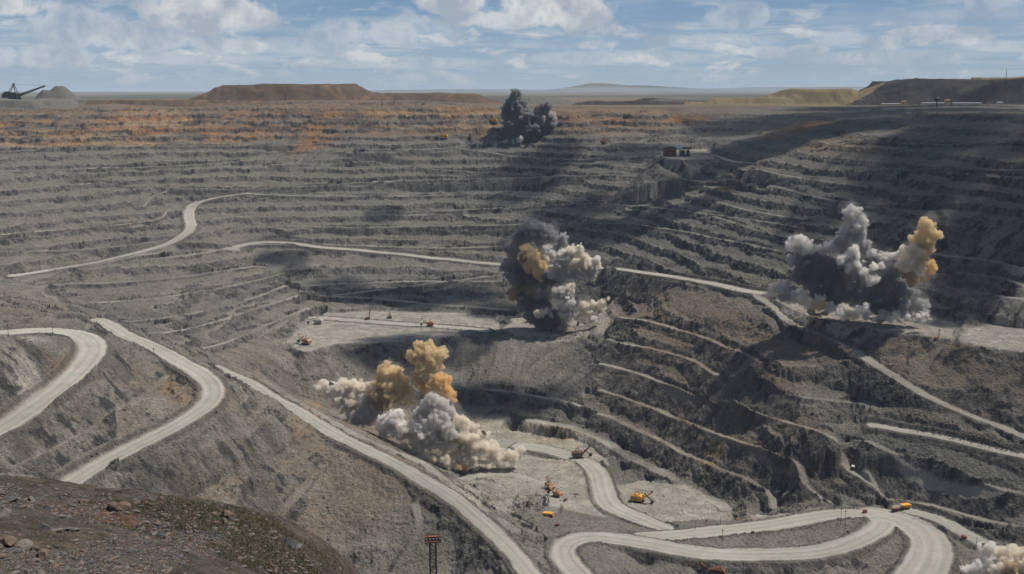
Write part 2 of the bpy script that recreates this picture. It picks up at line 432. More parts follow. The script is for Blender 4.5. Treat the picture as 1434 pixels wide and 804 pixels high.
def inpoly(poly, X, Y):
    r = np.zeros(X.shape, bool); k = len(poly)
    for i in range(k):
        x1,y1 = poly[i]; x2,y2 = poly[(i+1)%k]
        if y1 == y2: continue
        c = ((y1 > Y) != (y2 > Y)) & (X < (x2-x1)*(Y-y1)/(y2-y1)+x1); r ^= c
    return r
def wpoly(poly, z): return [tuple(at_z(u, v, z)[:2]) for u, v in poly]
G = {}
# how strongly the ground is cut into benches
G['terr'] = splat([(690,510,210,44,5,.08),(560,500,160,30,0,.1),(420,525,130,45,20,.1),(750,560,90,20,8,.8),(400,690,230,110,-20,.12),(600,740,120,80,45,.1),
   (120,600,180,90,-30,.15),(60,520,100,60,0,.3),(1000,570,170,100,15,.62),(1000,430,120,20,15,.25),(1330,520,150,40,25,.12),(1340,330,110,32,8,.12),(900,740,150,70,0,0.05),(760,660,110,40,0,.05),
   (1200,770,150,50,0,.15),(1320,640,130,60,20,.25),(900,255,90,22,5,.85),(420,215,60,22,0,.4),(60,430,90,30,20,.9),
   (1000,150,500,14,0,.5),(300,150,400,12,0,.8),(1380,470,70,25,5,.1),(1250,200,200,40,0,.6),(800,430,60,40,0,.3),(1060,200,90,26,-15,.5)], 1.0)*far
G['H28'] = splat([(1000,560,200,140,15,1),(1300,620,160,110,20,1)], 0)
G['ochre'] = splat([(120,180,300,26,0,.85),(30,188,130,16,0,1),(250,172,200,16,0,.9),(500,168,250,20,0,.95),(330,190,90,9,0,.7),(620,166,90,12,0,1),(850,168,120,18,0,.55),(1120,182,60,10,-10,.5),(940,163,60,12,0,.6),(60,160,160,10,0,.6),
    (1025,255,18,16,-40,.8),(1180,205,50,14,0,.35),(440,200,40,12,-20,.6),(350,150,300,6,0,.25),(280,560,60,25,20,.25),(90,510,40,14,0,.35),(430,590,18,40,30,.35)], 0)
G['brown'] = splat([(450,154,620,15,0,.9),(990,480,150,60,20,.95),(1000,590,180,80,20,.8),(1180,480,80,40,20,.8),(1330,520,130,50,20,.6),(210,540,60,30,30,.6),(420,680,220,100,-20,.75),(130,590,120,50,-30,.5),(420,530,120,35,20,.45),(360,600,60,40,30,.5),(30,560,40,40,0,.6),
    (700,500,120,30,5,.15),(1340,340,110,30,0,.2),(40,430,60,30,10,.4)], 0)
G['yellow'] = splat([(760,606,60,15,5,1),(800,655,40,26,40,.5),(1000,640,34,10,-60,.6),(1010,625,26,8,-40,.5),(700,600,60,14,0,.6)], 0)
G['light'] = splat([(700,690,80,26,0,.7),(480,462,80,18,0,.8),(830,440,40,24,-30,.9),(1370,470,70,16,8,.5),(800,470,60,8,-10,.9),(1230,468,90,7,10,.6),(30,476,40,7,0,.5),(620,460,60,6,0,.6),(160,690,30,16,-30,.5),
    (930,705,100,20,5,.5)], 0)
G['streak'] = splat([(690,510,210,40,5,1),(420,525,130,40,20,1),(130,590,150,60,-30,1),(350,650,200,90,-20,.8),(1340,330,110,32,8,1),(1330,520,140,40,20,.5),(1150,785,120,24,0,.9),(900,245,40,10,5,.5),(420,215,50,20,0,1)], 0.15)

# ------------------------------------------------------------------ the fine mesh: rows at growing distance, columns at equal bearing
def seg(a, b, step=None, ratio=None):
    if step: return list(np.arange(a, b, step/QUAL))
    out = []; r = a
    while r < b: out.append(r); r *= 1+ratio/QUAL
    return out
rr = seg(42,75,ratio=.02)+seg(75,172,ratio=.0028)+seg(172,560,ratio=.03)+seg(560,700,ratio=.006)+seg(700,1150,step=1.05)+seg(1150,1750,step=1.6)+seg(1750,2600,step=2.6)+seg(2600,3300,step=3.6)+seg(3300,4400,step=8)+seg(4400,5000,step=50)+seg(5000,90000,ratio=.05)
rr = np.array(rr)
NC = int(1500*QUAL)
aa = np.radians(np.concatenate([np.arange(-60,-28.5,.5), np.linspace(-28.5,28.5,NC), np.arange(29,60.5,.5)]))
print('grid', len(rr), len(aa))
AZ = aa[None,:]+0*rr[:,None]; R = rr[:,None]+0*aa[None,:]
X = R*np.sin(AZ); Y = R*np.cos(AZ)
QL = np.log(np.minimum(R, 5150))
Z = bil(Z0, AZ, QL)
M = {k: bil(v, AZ, QL) for k, v in G.items()}
farpl = sstep(3300, 4300, R)
Z = Z*(1-farpl) + farpl*-56
inpit = sstep(540, 640, R)*(1-sstep(3100, 3500, R))
# warp: rough terrain at every scale
n80 = fbm(X, Y, 140, 3, 3); n20 = fbm(X, Y, 34, 4, 5); n6 = fbm(X, Y, 9, 3, 9)
rid = fbm(X, Y, 26, 4, 21, ridged=True)
n300 = fbm(X, Y, 420, 3, 41)
rid2 = fbm(X, Y, 60, 5, 421, gain=.58, ridged=True)
Z += inpit*(n80*5*(.4+.6*M['terr']) + n20*1.2 + rid2*4.2*(1-.85*np.clip(M['streak'],0,1))*(.35+.65*np.clip(M['terr'],0,1)))
def terrace(z, H, off, flat, face, wob):
    t = (z-off)/H + wob
    k = np.floor(t); f = t-k
    b2 = 1-face
    rise = np.where(f < flat, 0.02*f/flat, np.where(f < b2, .02+.31*(f-flat)/(b2-flat), .33+.67*(f-b2)/face))
    return (k+rise-wob)*H+off, f, np.clip((f-b2)/face, 0, 1)*(f > b2), (f < flat)
nearw = 1-sstep(1250, 1700, R)
wob = n20*(.09+.12*nearw)*(.5+.8*np.abs(n80)) + rid*(.05+.04*nearw) + n6*.025
wobs = wob*.0
T1, f1, fa1, fl1 = terrace(Z, 18., 3., .13, .26, n80*.15+wob)
T2, f2, fa2, fl2 = terrace(Z, 28., 6.-.5, .12, .24, wob*.6)
h28 = M['H28']; amt = np.clip(M['terr'],0,1)*inpit
k1 = amt*(.72+.5*n20+.35*n300); k1 = np.clip(k1, 0, 1)*(amt>.02)
ZT = T1*(1-h28)+T2*h28
face = ((fa1 > 0)*(1-h28)+(fa2 > 0)*h28)*k1
flat = (fl1*(1-h28)+fl2*h28)*k1
DZt = (ZT-Z)*k1
Z = Z + DZt
# broken rock on the faces, rills on the screes
rock = fbm(X, Y, 13, 4, 55, gain=.6, ridged=True)
rock2 = fbm(X, Y, 5.5, 3, 57, gain=.6, ridged=True)
Z += inpit*face*(rock*3.4+rock2*1.6)
Z += inpit*(1-flat)*(n6*.7 + rock2*.35*(1+amt)) + inpit*flat*n6*.25
# gradient direction for rills
def upslope(G0):
    gq, ga = np.gradient(G0, GQ, GA)
    r = np.exp(GQ)[:,None]; return gq/r, ga/r
g_r, g_a = upslope(Z0)
GR = bil(g_r, AZ, QL); GAz = bil(g_a, AZ, QL)
sx = GR*np.sin(AZ)+GAz*np.cos(AZ); sy = GR*np.cos(AZ)-GAz*np.sin(AZ)
BX = bil(Z0, AZ, QL)
# coordinate along the contour is approximated from the local down-slope bearing
ln = np.hypot(sx, sy)+1e-6
cxx = -sy/ln; cyy = sx/ln
def line_noise(scale, stretch, seed):
    """noise drawn out down the slope by averaging along the fall line"""
    acc = 0
    for i in range(-3, 4):
        acc = acc + fbm(X+sx/ln*stretch*i/3, Y+sy/ln*stretch*i/3, scale, 2, seed)
    return acc/7*2.2
rill = line_noise(7, 20, 71); rill2 = line_noise(16, 34, 77)
st = M['streak']*inpit
Z += np.clip(M['ochre'],0,1)*inpit*(rid2*5+rill2*3)
Z += st*(rill*1.5+rill2*2.0)
crev = st*sstep(.28, .62, line_noise(5.5, 26, 83))*sstep(-.1, .35, fbm(X, Y, 60, 3, 87))
Z -= crev*2.6

road = np.zeros_like(Z); berm = np.zeros_like(Z); tread = np.zeros_like(Z)
# flats
for poly, z in FLATS:
    wp_ = np.array(wpoly(poly, z)); c = wp_.mean(0)
    rad = np.hypot(*(wp_-c).T).max()+80
    ia = np.where((rr > np.hypot(*wp_.T).min()-60) & (rr < np.hypot(*wp_.T).max()+60))[0]
    azp = np.arctan2(wp_[:,0], wp_[:,1]); ja = np.where((aa > azp.min()-.05) & (aa < azp.max()+.05))[0]
    if not len(ia) or not len(ja): continue
    s = (slice(ia[0], ia[-1]+1), slice(ja[0], ja[-1]+1))
    x, y = X[s], Y[s]; dmin = np.full(x.shape, 1e9)
    for i in range(len(wp_)):
        a, b = wp_[i], wp_[(i+1) % len(wp_)]; ab = b-a
        t = np.clip(((x-a[0])*ab[0]+(y-a[1])*ab[1])/(ab@ab), 0, 1)
        dmin = np.minimum(dmin, np.hypot(x-a[0]-t*ab[0], y-a[1]-t*ab[1]))
    sd = np.where(inpoly([tuple(p) for p in wp_], x, y), -dmin, dmin) + n20[s]*9
    e = np.maximum(sd, 0)
    # the floor keeps a slow roll of its own
    zf = z + n80[s]*1.6 + n6[s]*.25
    if z < -450: zf = zf + np.clip(BX[s]+456, -6, 14)*.55
    lim = e*.75
    Z[s] = np.clip(Z[s], zf-lim, zf+lim)
    k = 1-sstep(-4, 6, sd)
    flat[s] = np.maximum(flat[s], k); face[s] *= 1-k
    M['light'][s] = np.maximum(M['light'][s], k*.8)
# roads and benches
hwr = np.zeros_like(Z)
for w, kind, pl in sorted(WL, key=lambda q: q[1] == HW):
    reach = 46. if kind == HW else 26.
    r_ = np.hypot(pl[:,0], pl[:,1]); az_ = np.arctan2(pl[:,0], pl[:,1])
    step = 14
    SL = {}
    for c0 in range(0, len(pl)-1, step):
        q = pl[c0:c0+step+1]
        rq, aq = r_[c0:c0+step+1], az_[c0:c0+step+1]
        m = reach+w
        i0, i1 = np.searchsorted(rr, [rq.min()-m, rq.max()+m]); j0, j1 = np.searchsorted(aa, [aq.min()-m/rq.min(), aq.max()+m/rq.min()])
        if i1 <= i0 or j1 <= j0: continue
        s = (slice(i0, i1), slice(j0, j1))
        SL[c0] = (s, q)
    if not SL: continue
    I0 = min(s[0].start for s, _ in SL.values()); I1 = max(s[0].stop for s, _ in SL.values())
    J0 = min(s[1].start for s, _ in SL.values()); J1 = max(s[1].stop for s, _ in SL.values())
    DM = np.full((I1-I0, J1-J0), 1e9, np.float32); ZR = np.zeros_like(DM); SG = np.zeros_like(DM)
    for c0, (s, q) in SL.items():
        l = (slice(s[0].start-I0, s[0].stop-I0), slice(s[1].start-J0, s[1].stop-J0))
        x, y = X[s], Y[s]; dm = DM[l]; zr = ZR[l]; sg = SG[l]
        for a, b in zip(q[:-1], q[1:]):
            ab = b[:2]-a[:2]; L2 = max(ab@ab, 1e-6)
            t = np.clip(((x-a[0])*ab[0]+(y-a[1])*ab[1])/L2, 0, 1)
            d = np.hypot(x-a[0]-t*ab[0], y-a[1]-t*ab[1])
            k = d < dm
            dm[k] = d[k]; zr[k] = (a[2]+(b[2]-a[2])*t)[k]
            sg[k] = ((x-a[0])*ab[1]-(y-a[1])*ab[0])[k]/math.sqrt(L2)
    s = (slice(I0, I1), slice(J0, J1)); ok = DM < reach+w
    wv = w/2*(1+.08*n20[s])+n6[s]*1.3+n20[s]*.8 if kind == HW else w/2*(1+.55*n20[s]+.2*n6[s])
    e = np.maximum(DM-wv, 0)
    sl = .85 if kind == HW else .95
    lim = e*sl + np.maximum(e-8, 0)*(.3)
    lim = np.where(e > reach*.8, lim+(e-reach*.8)*8, lim)
    zn = np.clip(Z[s], ZR-lim, ZR+lim)
    keepr = np.clip(hwr[s]*1.6, 0, 1)
    if kind == HW:
        bh = np.exp(-((e-3.4)/1.7)**2)*(e > 0)*(1.9+.8*n6[s])
        nearer = road[s] < .5
        zn = zn + bh*nearer*.9
        berm[s] = np.maximum(berm[s], np.where(ok, np.exp(-((e-3)/2.6)**2)*(e > 0), 0))
        zn = np.where(e <= 0, ZR+n6[s]*.08, zn)
    else:
        zn = np.where(e <= 0, ZR+n6[s]*.25, zn)
        ch = (15. if w >= 9 and np.hypot(*pl[:,:2].T).mean() < 1700 else 8.)*np.clip(.55+1.5*n80[s]+.9*n20[s], 0, 1.5)*np.clip(M['terr'][s]*2-.2, 0, 1)
        ed = np.maximum(e-1.5-2.5*rid[s], 0)
        zc = ZR-np.minimum(ed*1.9, ch)-.16*np.maximum(ed-ch/1.9, 0)
        dn = (Z[s] < ZR-.5) & (e > 0) & (ch > 1) & (road[s] < .3)
        zn = np.where(dn & ok, np.minimum(zn, zc+np.maximum(e-22, 0)*1.2), zn)
    Z[s] = np.where(ok, zn*(1-keepr)+Z[s]*keepr, Z[s])
    k = np.where(ok, 1-sstep(-2.4, 1.2, DM-wv), 0)*(1.0 if kind == HW else np.clip((.38 if w not in (8.1, 14.1) else (.0 if w == 8.1 else .75))+.6*n80[s]+.45*n20[s], .04, .75)*(1. if M['streak'][s].mean() < .5 else .45))
    if kind == HW: hwr[s] = np.maximum(hwr[s], k)
    road[s] = np.maximum(road[s], k); berm[s] *= (1-k)
    face[s] = np.where(ok & (e < 1), 0, face[s])
    if kind == HW:
        tw = np.sin(SG/w*2*math.pi*3.0+n80[s]*2)*.5+fbm(SG*1.0, DM*0+n80[s]*3, 2.2, 2, 91)*.8
        tread[s] = np.where(k > .5, tw, tread[s])

# real slope of the finished ground -> where bare rock stands
def slope_of(Zg):
    dr = np.gradient(Zg, axis=0)/np.gradient(rr)[:,None]
    da = np.gradient(Zg, axis=1)/(np.gradient(aa)[None,:]*R)
    return np.hypot(dr, da)
SLP = slope_of(Z)
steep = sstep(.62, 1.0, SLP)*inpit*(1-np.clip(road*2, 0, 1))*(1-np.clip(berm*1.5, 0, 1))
rough = steep*(1-.8*st)
Z += face*(1-st)*(rill*1.3+rill2*1.2)
Z += rough*(fbm(X, Y, 16, 4, 311, gain=.6, ridged=True)*3.2+fbm(X, Y, 6, 3, 313, gain=.6, ridged=True)*1.6)
def blocks(scale, seed, wdt=.10):
    a = fbm(X, Y, scale, 3, seed, gain=.55)
    return sstep(-.02-wdt, -.02, a)+sstep(.22, .22+wdt, a)+sstep(-.34, -.34+wdt, a)
patch = np.clip(.30+1.6*fbm(X, Y, 75, 3, 451)+.9*face+.5*steep, 0, 1)*(1-.9*np.clip(st, 0, 1))*inpit*(1-np.clip(road*2.5, 0, 1))*(1-np.clip(berm*2, 0, 1))*(1-np.clip(flat*1.2, 0, 1))*np.clip(M['terr']*1.6, 0.0, 1)
patch = np.maximum(patch, inpit*np.clip(M['brown'], 0, 1)*(R < 1080)*np.clip(-.1+2.0*fbm(X, Y, 42, 3, 453), 0, .75)*(1-np.clip(road*2.5, 0, 1))*(1-np.clip(berm*2, 0, 1)))
BLK = patch*((blocks(24, 461)-1.5)*2.9+(blocks(10, 467)-1.5)*1.5)
BLK *= (.50+.15*nearw)*(1-.25*M['H28'])
Z += BLK
# tracks left by vehicles crossing the pit floor, heaps of spilled rock along the road edges
Z += berm*np.maximum(fbm(X, Y, 5, 3, 481), 0)*2.2
quiet = inpit*(1-np.clip(road*2, 0, 1))*(1-st*.6)
Z += quiet*(rock2*.45+np.maximum(fbm(X, Y, 3.3, 2, 317), .25)*.9)
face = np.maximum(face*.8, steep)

# spoil heaps on the plateau: (u of centre, v of foot, distance, half top, half foot, height)
def heap(u, dist, top, foot, h, ang=0., asp=1.):
    global Z
    p = at_d(u, 140, dist); a = math.radians(ang)
    dx = X-p[0]; dy = Y-p[1]; q = (dx*math.cos(a)+dy*math.sin(a))/asp; r = -dx*math.sin(a)+dy*math.cos(a)
    dd = np.sqrt(q*q+r*r)+n80*22+fbm(X, Y, 60, 3, 431)*12
    k = 1-np.clip((dd-top)/(foot-top), 0, 1)
    Z = np.maximum(Z, np.where(k > 0, -56+(h+56)*k + (rill2*3)*(k < 1) + n80*3.5+n20*1.5-2+fbm(X, Y, 130, 3, 491)*7, Z))
    return k
HEAPS = {}
def HP(name, *a): 
    k = heap(*a); HEAPS[name] = np.maximum(HEAPS.get(name, 0), k)
HP('brown', 415, 3500, 110, 215, 22, 0, 1.9)
HP('brown', 590, 3700, 60, 150, -8, 0, 2.6)
HP('grey', 690, 4300, 90, 170, -18, 0, 2.5)
HP('grey', 86, 3500, 6, 96, 18)
HP('grey', 66, 3500, 6, 70, 6)
HP('grey', 10, 3400, 120, 150, -24, 0, 1.5)
HP('brown', 180, 3350, 60, 110, -27, 0, 3.2)
HP('brown', 285, 3320, 40, 80, -31, 0, 3)
HP('brown', 470, 3330, 50, 80, -38, 0, 3)
HP('brown', 545, 3450, 20, 90, -14, 0, 2)
HP('brown', 635, 3500, 30, 80, -26, 0, 2)
HP('tan', 1060, 3700, 40, 80, -22, 0, 3)
HP('dark', 950, 3700, 50, 80, -36, 0, 4)
HP('dark', 1300, 3900, 60, 120, 30, 0, 2)
HP('tan', 1405, 4250, 60, 90, 52, 0, 2)
HP('dark', 1245, 4100, 60, 130, 38, 0, 1.3)
HP('dark', 1380, 4000, 150, 260, 42, 0, 2.2)
HP('dark', 1560, 4000, 200, 280, 44, 0, 2.0)
HP('tan', 1140, 3800, 60, 110, 6, 0, 2.2)
HP('grey', 1000, 3900, 60, 100, -26, 0, 4)
HP('dark', 870, 3900, 60, 100, -38, 0, 2)
# distant hills
def far_h(u, dist, wid, h):
    global Z
    p = at_d(u, 130, dist)
    dx = X-p[0]; dy = Y-p[1]
    k = np.exp(-(dx*dx+dy*dy*.3)/(wid*wid)); Z = Z + k*h*(1+.25*n300f)
n300f = fbm(X, Y, 2600, 3, 61)
far_h(835, 42000, 1500, 260); far_h(900, 46000, 2600, 200); far_h(1120, 60000, 9000, 250); far_h(640, 50000, 6000, 120)
# foreground slope
fg = 1-sstep(190, 260, R)
Z += fg*(fbm(X, Y, 14, 4, 101)*1.5 + fbm(X, Y, 3.2, 4, 103)*.38 + np.maximum(fbm(X, Y, 1.1, 2, 105), .1)*.22)
# earth curvature is ignored; the plain runs to 90 km

# ------------------------------------------------------------------ ground colour (rock and soil tones, plus pock shadows painted on the faces)
def col(r, g, b): return np.array([r, g, b])
def mixc(Cc, k, c): 
    k = np.clip(k, 0, 1)[..., None]; return Cc*(1-k)+np.asarray(c)*k
c1 = fbm(X, Y, 90, 4, 201); c2 = fbm(X, Y, 12, 4, 205, gain=.62); c3 = fbm(X, Y, 300, 3, 209); c4 = fbm(X, Y, 4, 3, 211)
CL = np.zeros(Z.shape+(3,))+col(.160, .150, .128)
CL = mixc(CL, .5+.8*c1, (.182, .169, .142)); CL = mixc(CL, .25+.9*c3, (.128, .123, .113))
strata = vnoise(Z*.045+c3*1.5, X*.0004, 231); CL = mixc(CL, .5*strata, (.12, .122, .118))
CL = mixc(CL, M['brown']*(.8+.6*c2), (.192, .146, .105))
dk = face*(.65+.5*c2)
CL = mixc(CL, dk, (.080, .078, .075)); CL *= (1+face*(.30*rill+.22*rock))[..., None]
CL = mixc(CL, flat*(.62+.5*c1), (.225, .21, .18))
CL = mixc(CL, st*(.35+1.2*rill2)*(1-.4*M['brown']), (.215, .198, .168)); CL = mixc(CL, st*(-.05-1.1*rill), (.115, .100, .082))
och = M['ochre']*(.42+.9*c2+1.1*c1+.6*vnoise(Z*.16+c1, X*.002, 233))
CL = mixc(CL, och*(1-.45*face), (.30, .150, .062)); CL = mixc(CL, M['ochre']*(.0+1.1*vnoise(Z*.11+7+c1, X*.003, 235)), (.30, .21, .125))
CL = mixc(CL, M['ochre']*(.1+1.1*vnoise(X*.02, Z*.2, 239)), (.085, .07, .062))
CL = mixc(CL, M['yellow']*(.75+.5*c2), (.245, .195, .092))
CL = mixc(CL, M['light']*(.75+.6*c2), (.325, .30, .255))
CL *= (1+.22*c2+.15*c4*(1-.6*st)-.30*np.clip(rock2-.35, 0, 1))[..., None]
pock = np.clip(face*1.1, 0, 1)*sstep(.12, .5, fbm(X*.45, Y, 7, 3, 471)+.35*rock2+.25*n20)  # shadowed pits painted as near-black patches on the rock faces
CL = mixc(CL, pock*.9, (.045, .045, .046)); CL = mixc(CL, crev*.8, (.06, .055, .048))  # pock patches near-black, crevices coloured darker
CL = mixc(CL, np.clip(-BLK*.16, 0, .6), (.085, .082, .078)); CL = mixc(CL, np.clip(BLK*.08, 0, .3), (.22, .21, .185))  # dips between blocks coloured darker, block tops paler
CL = mixc(CL, berm*.75, (.098, .092, .08))
rc = np.clip(road, 0, 1)
CR = np.zeros_like(CL)+col(.305, .290, .252); CR *= (1+.17*tread+.12*c2+.22*c1+.06*c4)[..., None]
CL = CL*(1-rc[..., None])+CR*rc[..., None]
for nm, cc in (('brown', (.125, .092, .068)), ('grey', (.165, .16, .145)), ('dark', (.075, .068, .064)), ('tan', (.27, .215, .125))):
    k = HEAPS[nm]; CL = mixc(CL, (k > .001)*(.9+.3*rill2), cc)
CL = mixc(CL, (HEAPS['brown'] > .001)*(HEAPS['grey'] < .001)*(rill2*1.1-.1), (.24, .15, .095))
# plain
pl_ = sstep(3300, 3500, R)*(1-np.clip(sum(h > 0 for h in HEAPS.values()), 0, 1))
CL = mixc(CL, pl_*.9, (.20, .165, .115)); CL = mixc(CL, sstep(6000, 9000, R), (.17, .15, .115))
CL = mixc(CL, sstep(6000, 9000, R)*(.5+2*fbm(X, Y, 3500, 3, 241)), (.10, .105, .08))
# foreground
FC = np.zeros_like(CL)+col(.068, .064, .057)
FC = mixc(FC, .5+1.4*fbm(X, Y, 9, 3, 251), (.092, .076, .06)); FC = mixc(FC, .1+1.5*fbm(X, Y, 22, 3, 253), (.062, .058, .052))
rust = fbm(X, Y, 16, 4, 257); FC = mixc(FC, (rust-.42)*4, (.125, .07, .045))
gy_ = fbm(X, Y, 20, 3, 259)+.25*fbm(X, Y, 4, 3, 261); 
gp = at_z(270, 765, -54); gmask = np.exp(-((X-gp[0])/26)**2-((Y-gp[1])/22)**2)
GREEN = np.clip((gmask*.6+gy_*1.5-.62)*3, 0, 1)*fg
FC = mixc(FC, GREEN*.45, (.068, .066, .036)); FC *= (1+.45*fbm(X, Y, 1.3, 3, 263)+.25*fbm(X, Y, .45, 2, 265))[..., None]
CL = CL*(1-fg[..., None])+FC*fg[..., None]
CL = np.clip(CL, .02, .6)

def build_ground():
    nr, nc = Z.shape
    me = bpy.data.meshes.new('ground')
    co = np.empty((nr*nc, 3), np.float32); co[:, 0] = X.ravel(); co[:, 1] = Y.ravel(); co[:, 2] = Z.ravel()
    idx = np.arange(nr*nc, dtype=np.int32).reshape(nr, nc)
    q = np.stack([idx[:-1, :-1], idx[:-1, 1:], idx[1:, 1:], idx[1:, :-1]], -1).reshape(-1, 4)
    me.vertices.add(len(co)); me.vertices.foreach_set('co', co.ravel())
    me.loops.add(q.size); me.loops.foreach_set('vertex_index', q[:, ::-1].ravel())
    me.polygons.add(len(q)); me.polygons.foreach_set('loop_start', np.arange(0, q.size, 4, dtype=np.int32))
    at = me.color_attributes.new('rock', 'FLOAT_COLOR', 'POINT')
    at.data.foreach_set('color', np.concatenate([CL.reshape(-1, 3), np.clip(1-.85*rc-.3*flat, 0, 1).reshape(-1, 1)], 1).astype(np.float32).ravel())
    me.update(calc_edges=True)
    me.polygons.foreach_set('use_smooth', np.ones(len(q), bool))
    ob = bpy.data.objects.new('ground', me); C.objects.link(ob); ob['kind'] = 'structure'
    m = bpy.data.materials.new('ground'); m.use_nodes = True; g = NT(m.node_tree)
    a = g.new('ShaderNodeAttribute', attribute_name='rock')
    geo = g.new('ShaderNodeNewGeometry'); n = g.new('ShaderNodeTexNoise', i_Scale=.35, i_Detail=6.0, i_Roughness=.68)
    g.link(geo.outputs['Position'], n.inputs['Vector'])
    v = g.new('ShaderNodeTexVoronoi', i_Scale=.55); g.link(geo.outputs['Position'], v.inputs['Vector'])
    sc_ = g.ramp(n.outputs[0], [(.3, .62), (.7, 1.32)])
    c = g.mixc(g.math('MULTIPLY', a.outputs['Alpha'], 1.0), a.outputs[0], g.mixc(1.0, a.outputs[0], sc_, 'MULTIPLY'))
    b = g.new('ShaderNodeBump', i_Strength=.9, i_Distance=3.0); g.link(g.math('MULTIPLY', g.math('ADD', n.outputs[0], g.math('MULTIPLY', v.outputs[0], .25)), a.outputs['Alpha']), b.inputs['Height'])
    p = g.new('ShaderNodeBsdfDiffuse', i_Roughness=.6); g.link(c, p.inputs[0]); g.link(b.outputs[0], p.inputs['Normal'])
    o = g.new('ShaderNodeOutputMaterial'); g.link(p.outputs[0], o.inputs[0])
    me.materials.append(m)
    return ob
ground = build_ground()
ZT_ = np.ascontiguousarray(Z.T)
def ground_z(x, y):
    r = math.hypot(x, y); a = math.atan2(x, y)
    i = min(max(np.searchsorted(rr, r)-1, 0), len(rr)-2); j = min(max(np.searchsorted(aa, a)-1, 0), len(aa)-2)
    fr = min(max((r-rr[i])/(rr[i+1]-rr[i]), 0), 1); fa = min(max((a-aa[j])/(aa[j+1]-aa[j]), 0), 1)
    return float(Z[i, j]*(1-fr)*(1-fa)+Z[i+1, j]*fr*(1-fa)+Z[i, j+1]*(1-fr)*fa+Z[i+1, j+1]*fr*fa)
def on_ground(u, v, dmin=560.0):
    """first meeting of a sight line with the finished ground"""
    d = ray(u, v); h = math.hypot(d[0], d[1]); a = math.atan2(d[0], d[1])
    j = min(max(np.searchsorted(aa, a)-1, 0), len(aa)-2); fa = (a-aa[j])/(aa[j+1]-aa[j])
    i0 = int(np.searchsorted(rr, dmin)); col_ = ZT_[j]*(1-fa)+ZT_[j+1]*fa
    zz = d[2]/h*rr; m = zz[i0:] < col_[i0:]; k = int(np.argmax(m))+i0
    if not m.any() or k == 0: k = len(rr)-2
    a0 = zz[k-1]-col_[k-1]; a1 = zz[k]-col_[k]; t = a0/(a0-a1) if a0 > 0 and a1 < 0 else 1.
    r = rr[k-1]+(rr[k]-rr[k-1])*t
    return Vector((d[0]/h*r, d[1]/h*r, float(col_[k-1]*(1-t)+col_[k]*t)))

# ------------------------------------------------------------------ materials for objects
MATS = {}
def mat(name, c, rough=.6, metal=0., bump=0., var=.25, scale=.6, dirt=None):
    if name in MATS: return MATS[name]
    m = bpy.data.materials.new(name); m.use_nodes = True; g = NT(m.node_tree)
    tc = g.new('ShaderNodeTexCoord')
    n = g.new('ShaderNodeTexNoise', i_Scale=scale, i_Detail=5., i_Roughness=.65); g.link(tc.outputs['Object'], n.inputs['Vector'])
    f = g.ramp(n.outputs[0], [(.3, 0.), (.7, 1.)])
    dk = tuple(x*(1-var) for x in c); lt = tuple(min(1, x*(1+var)) for x in c)
    cc = g.mixc(f, dk, lt)
    if dirt: cc = g.mixc(g.ramp(n.outputs[0], [(.42, .15), (.62, .85)]), cc, dirt)
    p = g.new('ShaderNodeBsdfPrincipled'); g.link(cc, p.inputs['Base Color'])
    p.inputs['Roughness'].default_value = rough; p.inputs['Metallic'].default_value = metal
    if bump:
        b = g.new('ShaderNodeBump', i_Strength=bump, i_Distance=.1); g.link(n.outputs[0], b.inputs['Height']); g.link(b.outputs[0], p.inputs['Normal'])
    o = g.new('ShaderNodeOutputMaterial'); g.link(p.outputs[0], o.inputs[0])
    MATS[name] = m; return m
DUST = (.17, .15, .12)
ORANGE = lambda: mat('orange_paint', (.50, .17, .05), .5, dirt=DUST)
YELLOW = lambda: mat('yellow_paint', (.58, .32, .06), .45, dirt=(.45, .20, .04))
WHITE = lambda: mat('white_paint', (.62, .60, .55), .5, dirt=DUST)
STEEL = lambda: mat('dark_steel', (.045, .04, .038), .6, .3)
RUST = lambda: mat('rusty_steel', (.12, .045, .025), .8)
BROWNP = lambda: mat('brown_paint', (.16, .09, .05), .6)
RUBBER = lambda: mat('rubber', (.025, .025, .025), .9)
GLASS = lambda: mat('window_glass', (.03, .04, .05), .15)
WOOD = lambda: mat('tarred_wood', (.05, .038, .03), .9)
CONC = lambda: mat('concrete', (.42, .39, .34), .9)
TIN = lambda: mat('tin_roof', (.55, .56, .57), .5, .2)
REDP = lambda: mat('red_paint', (.38, .07, .035), .6)
TANW = lambda: mat('tan_wall', (.46, .33, .2), .9)

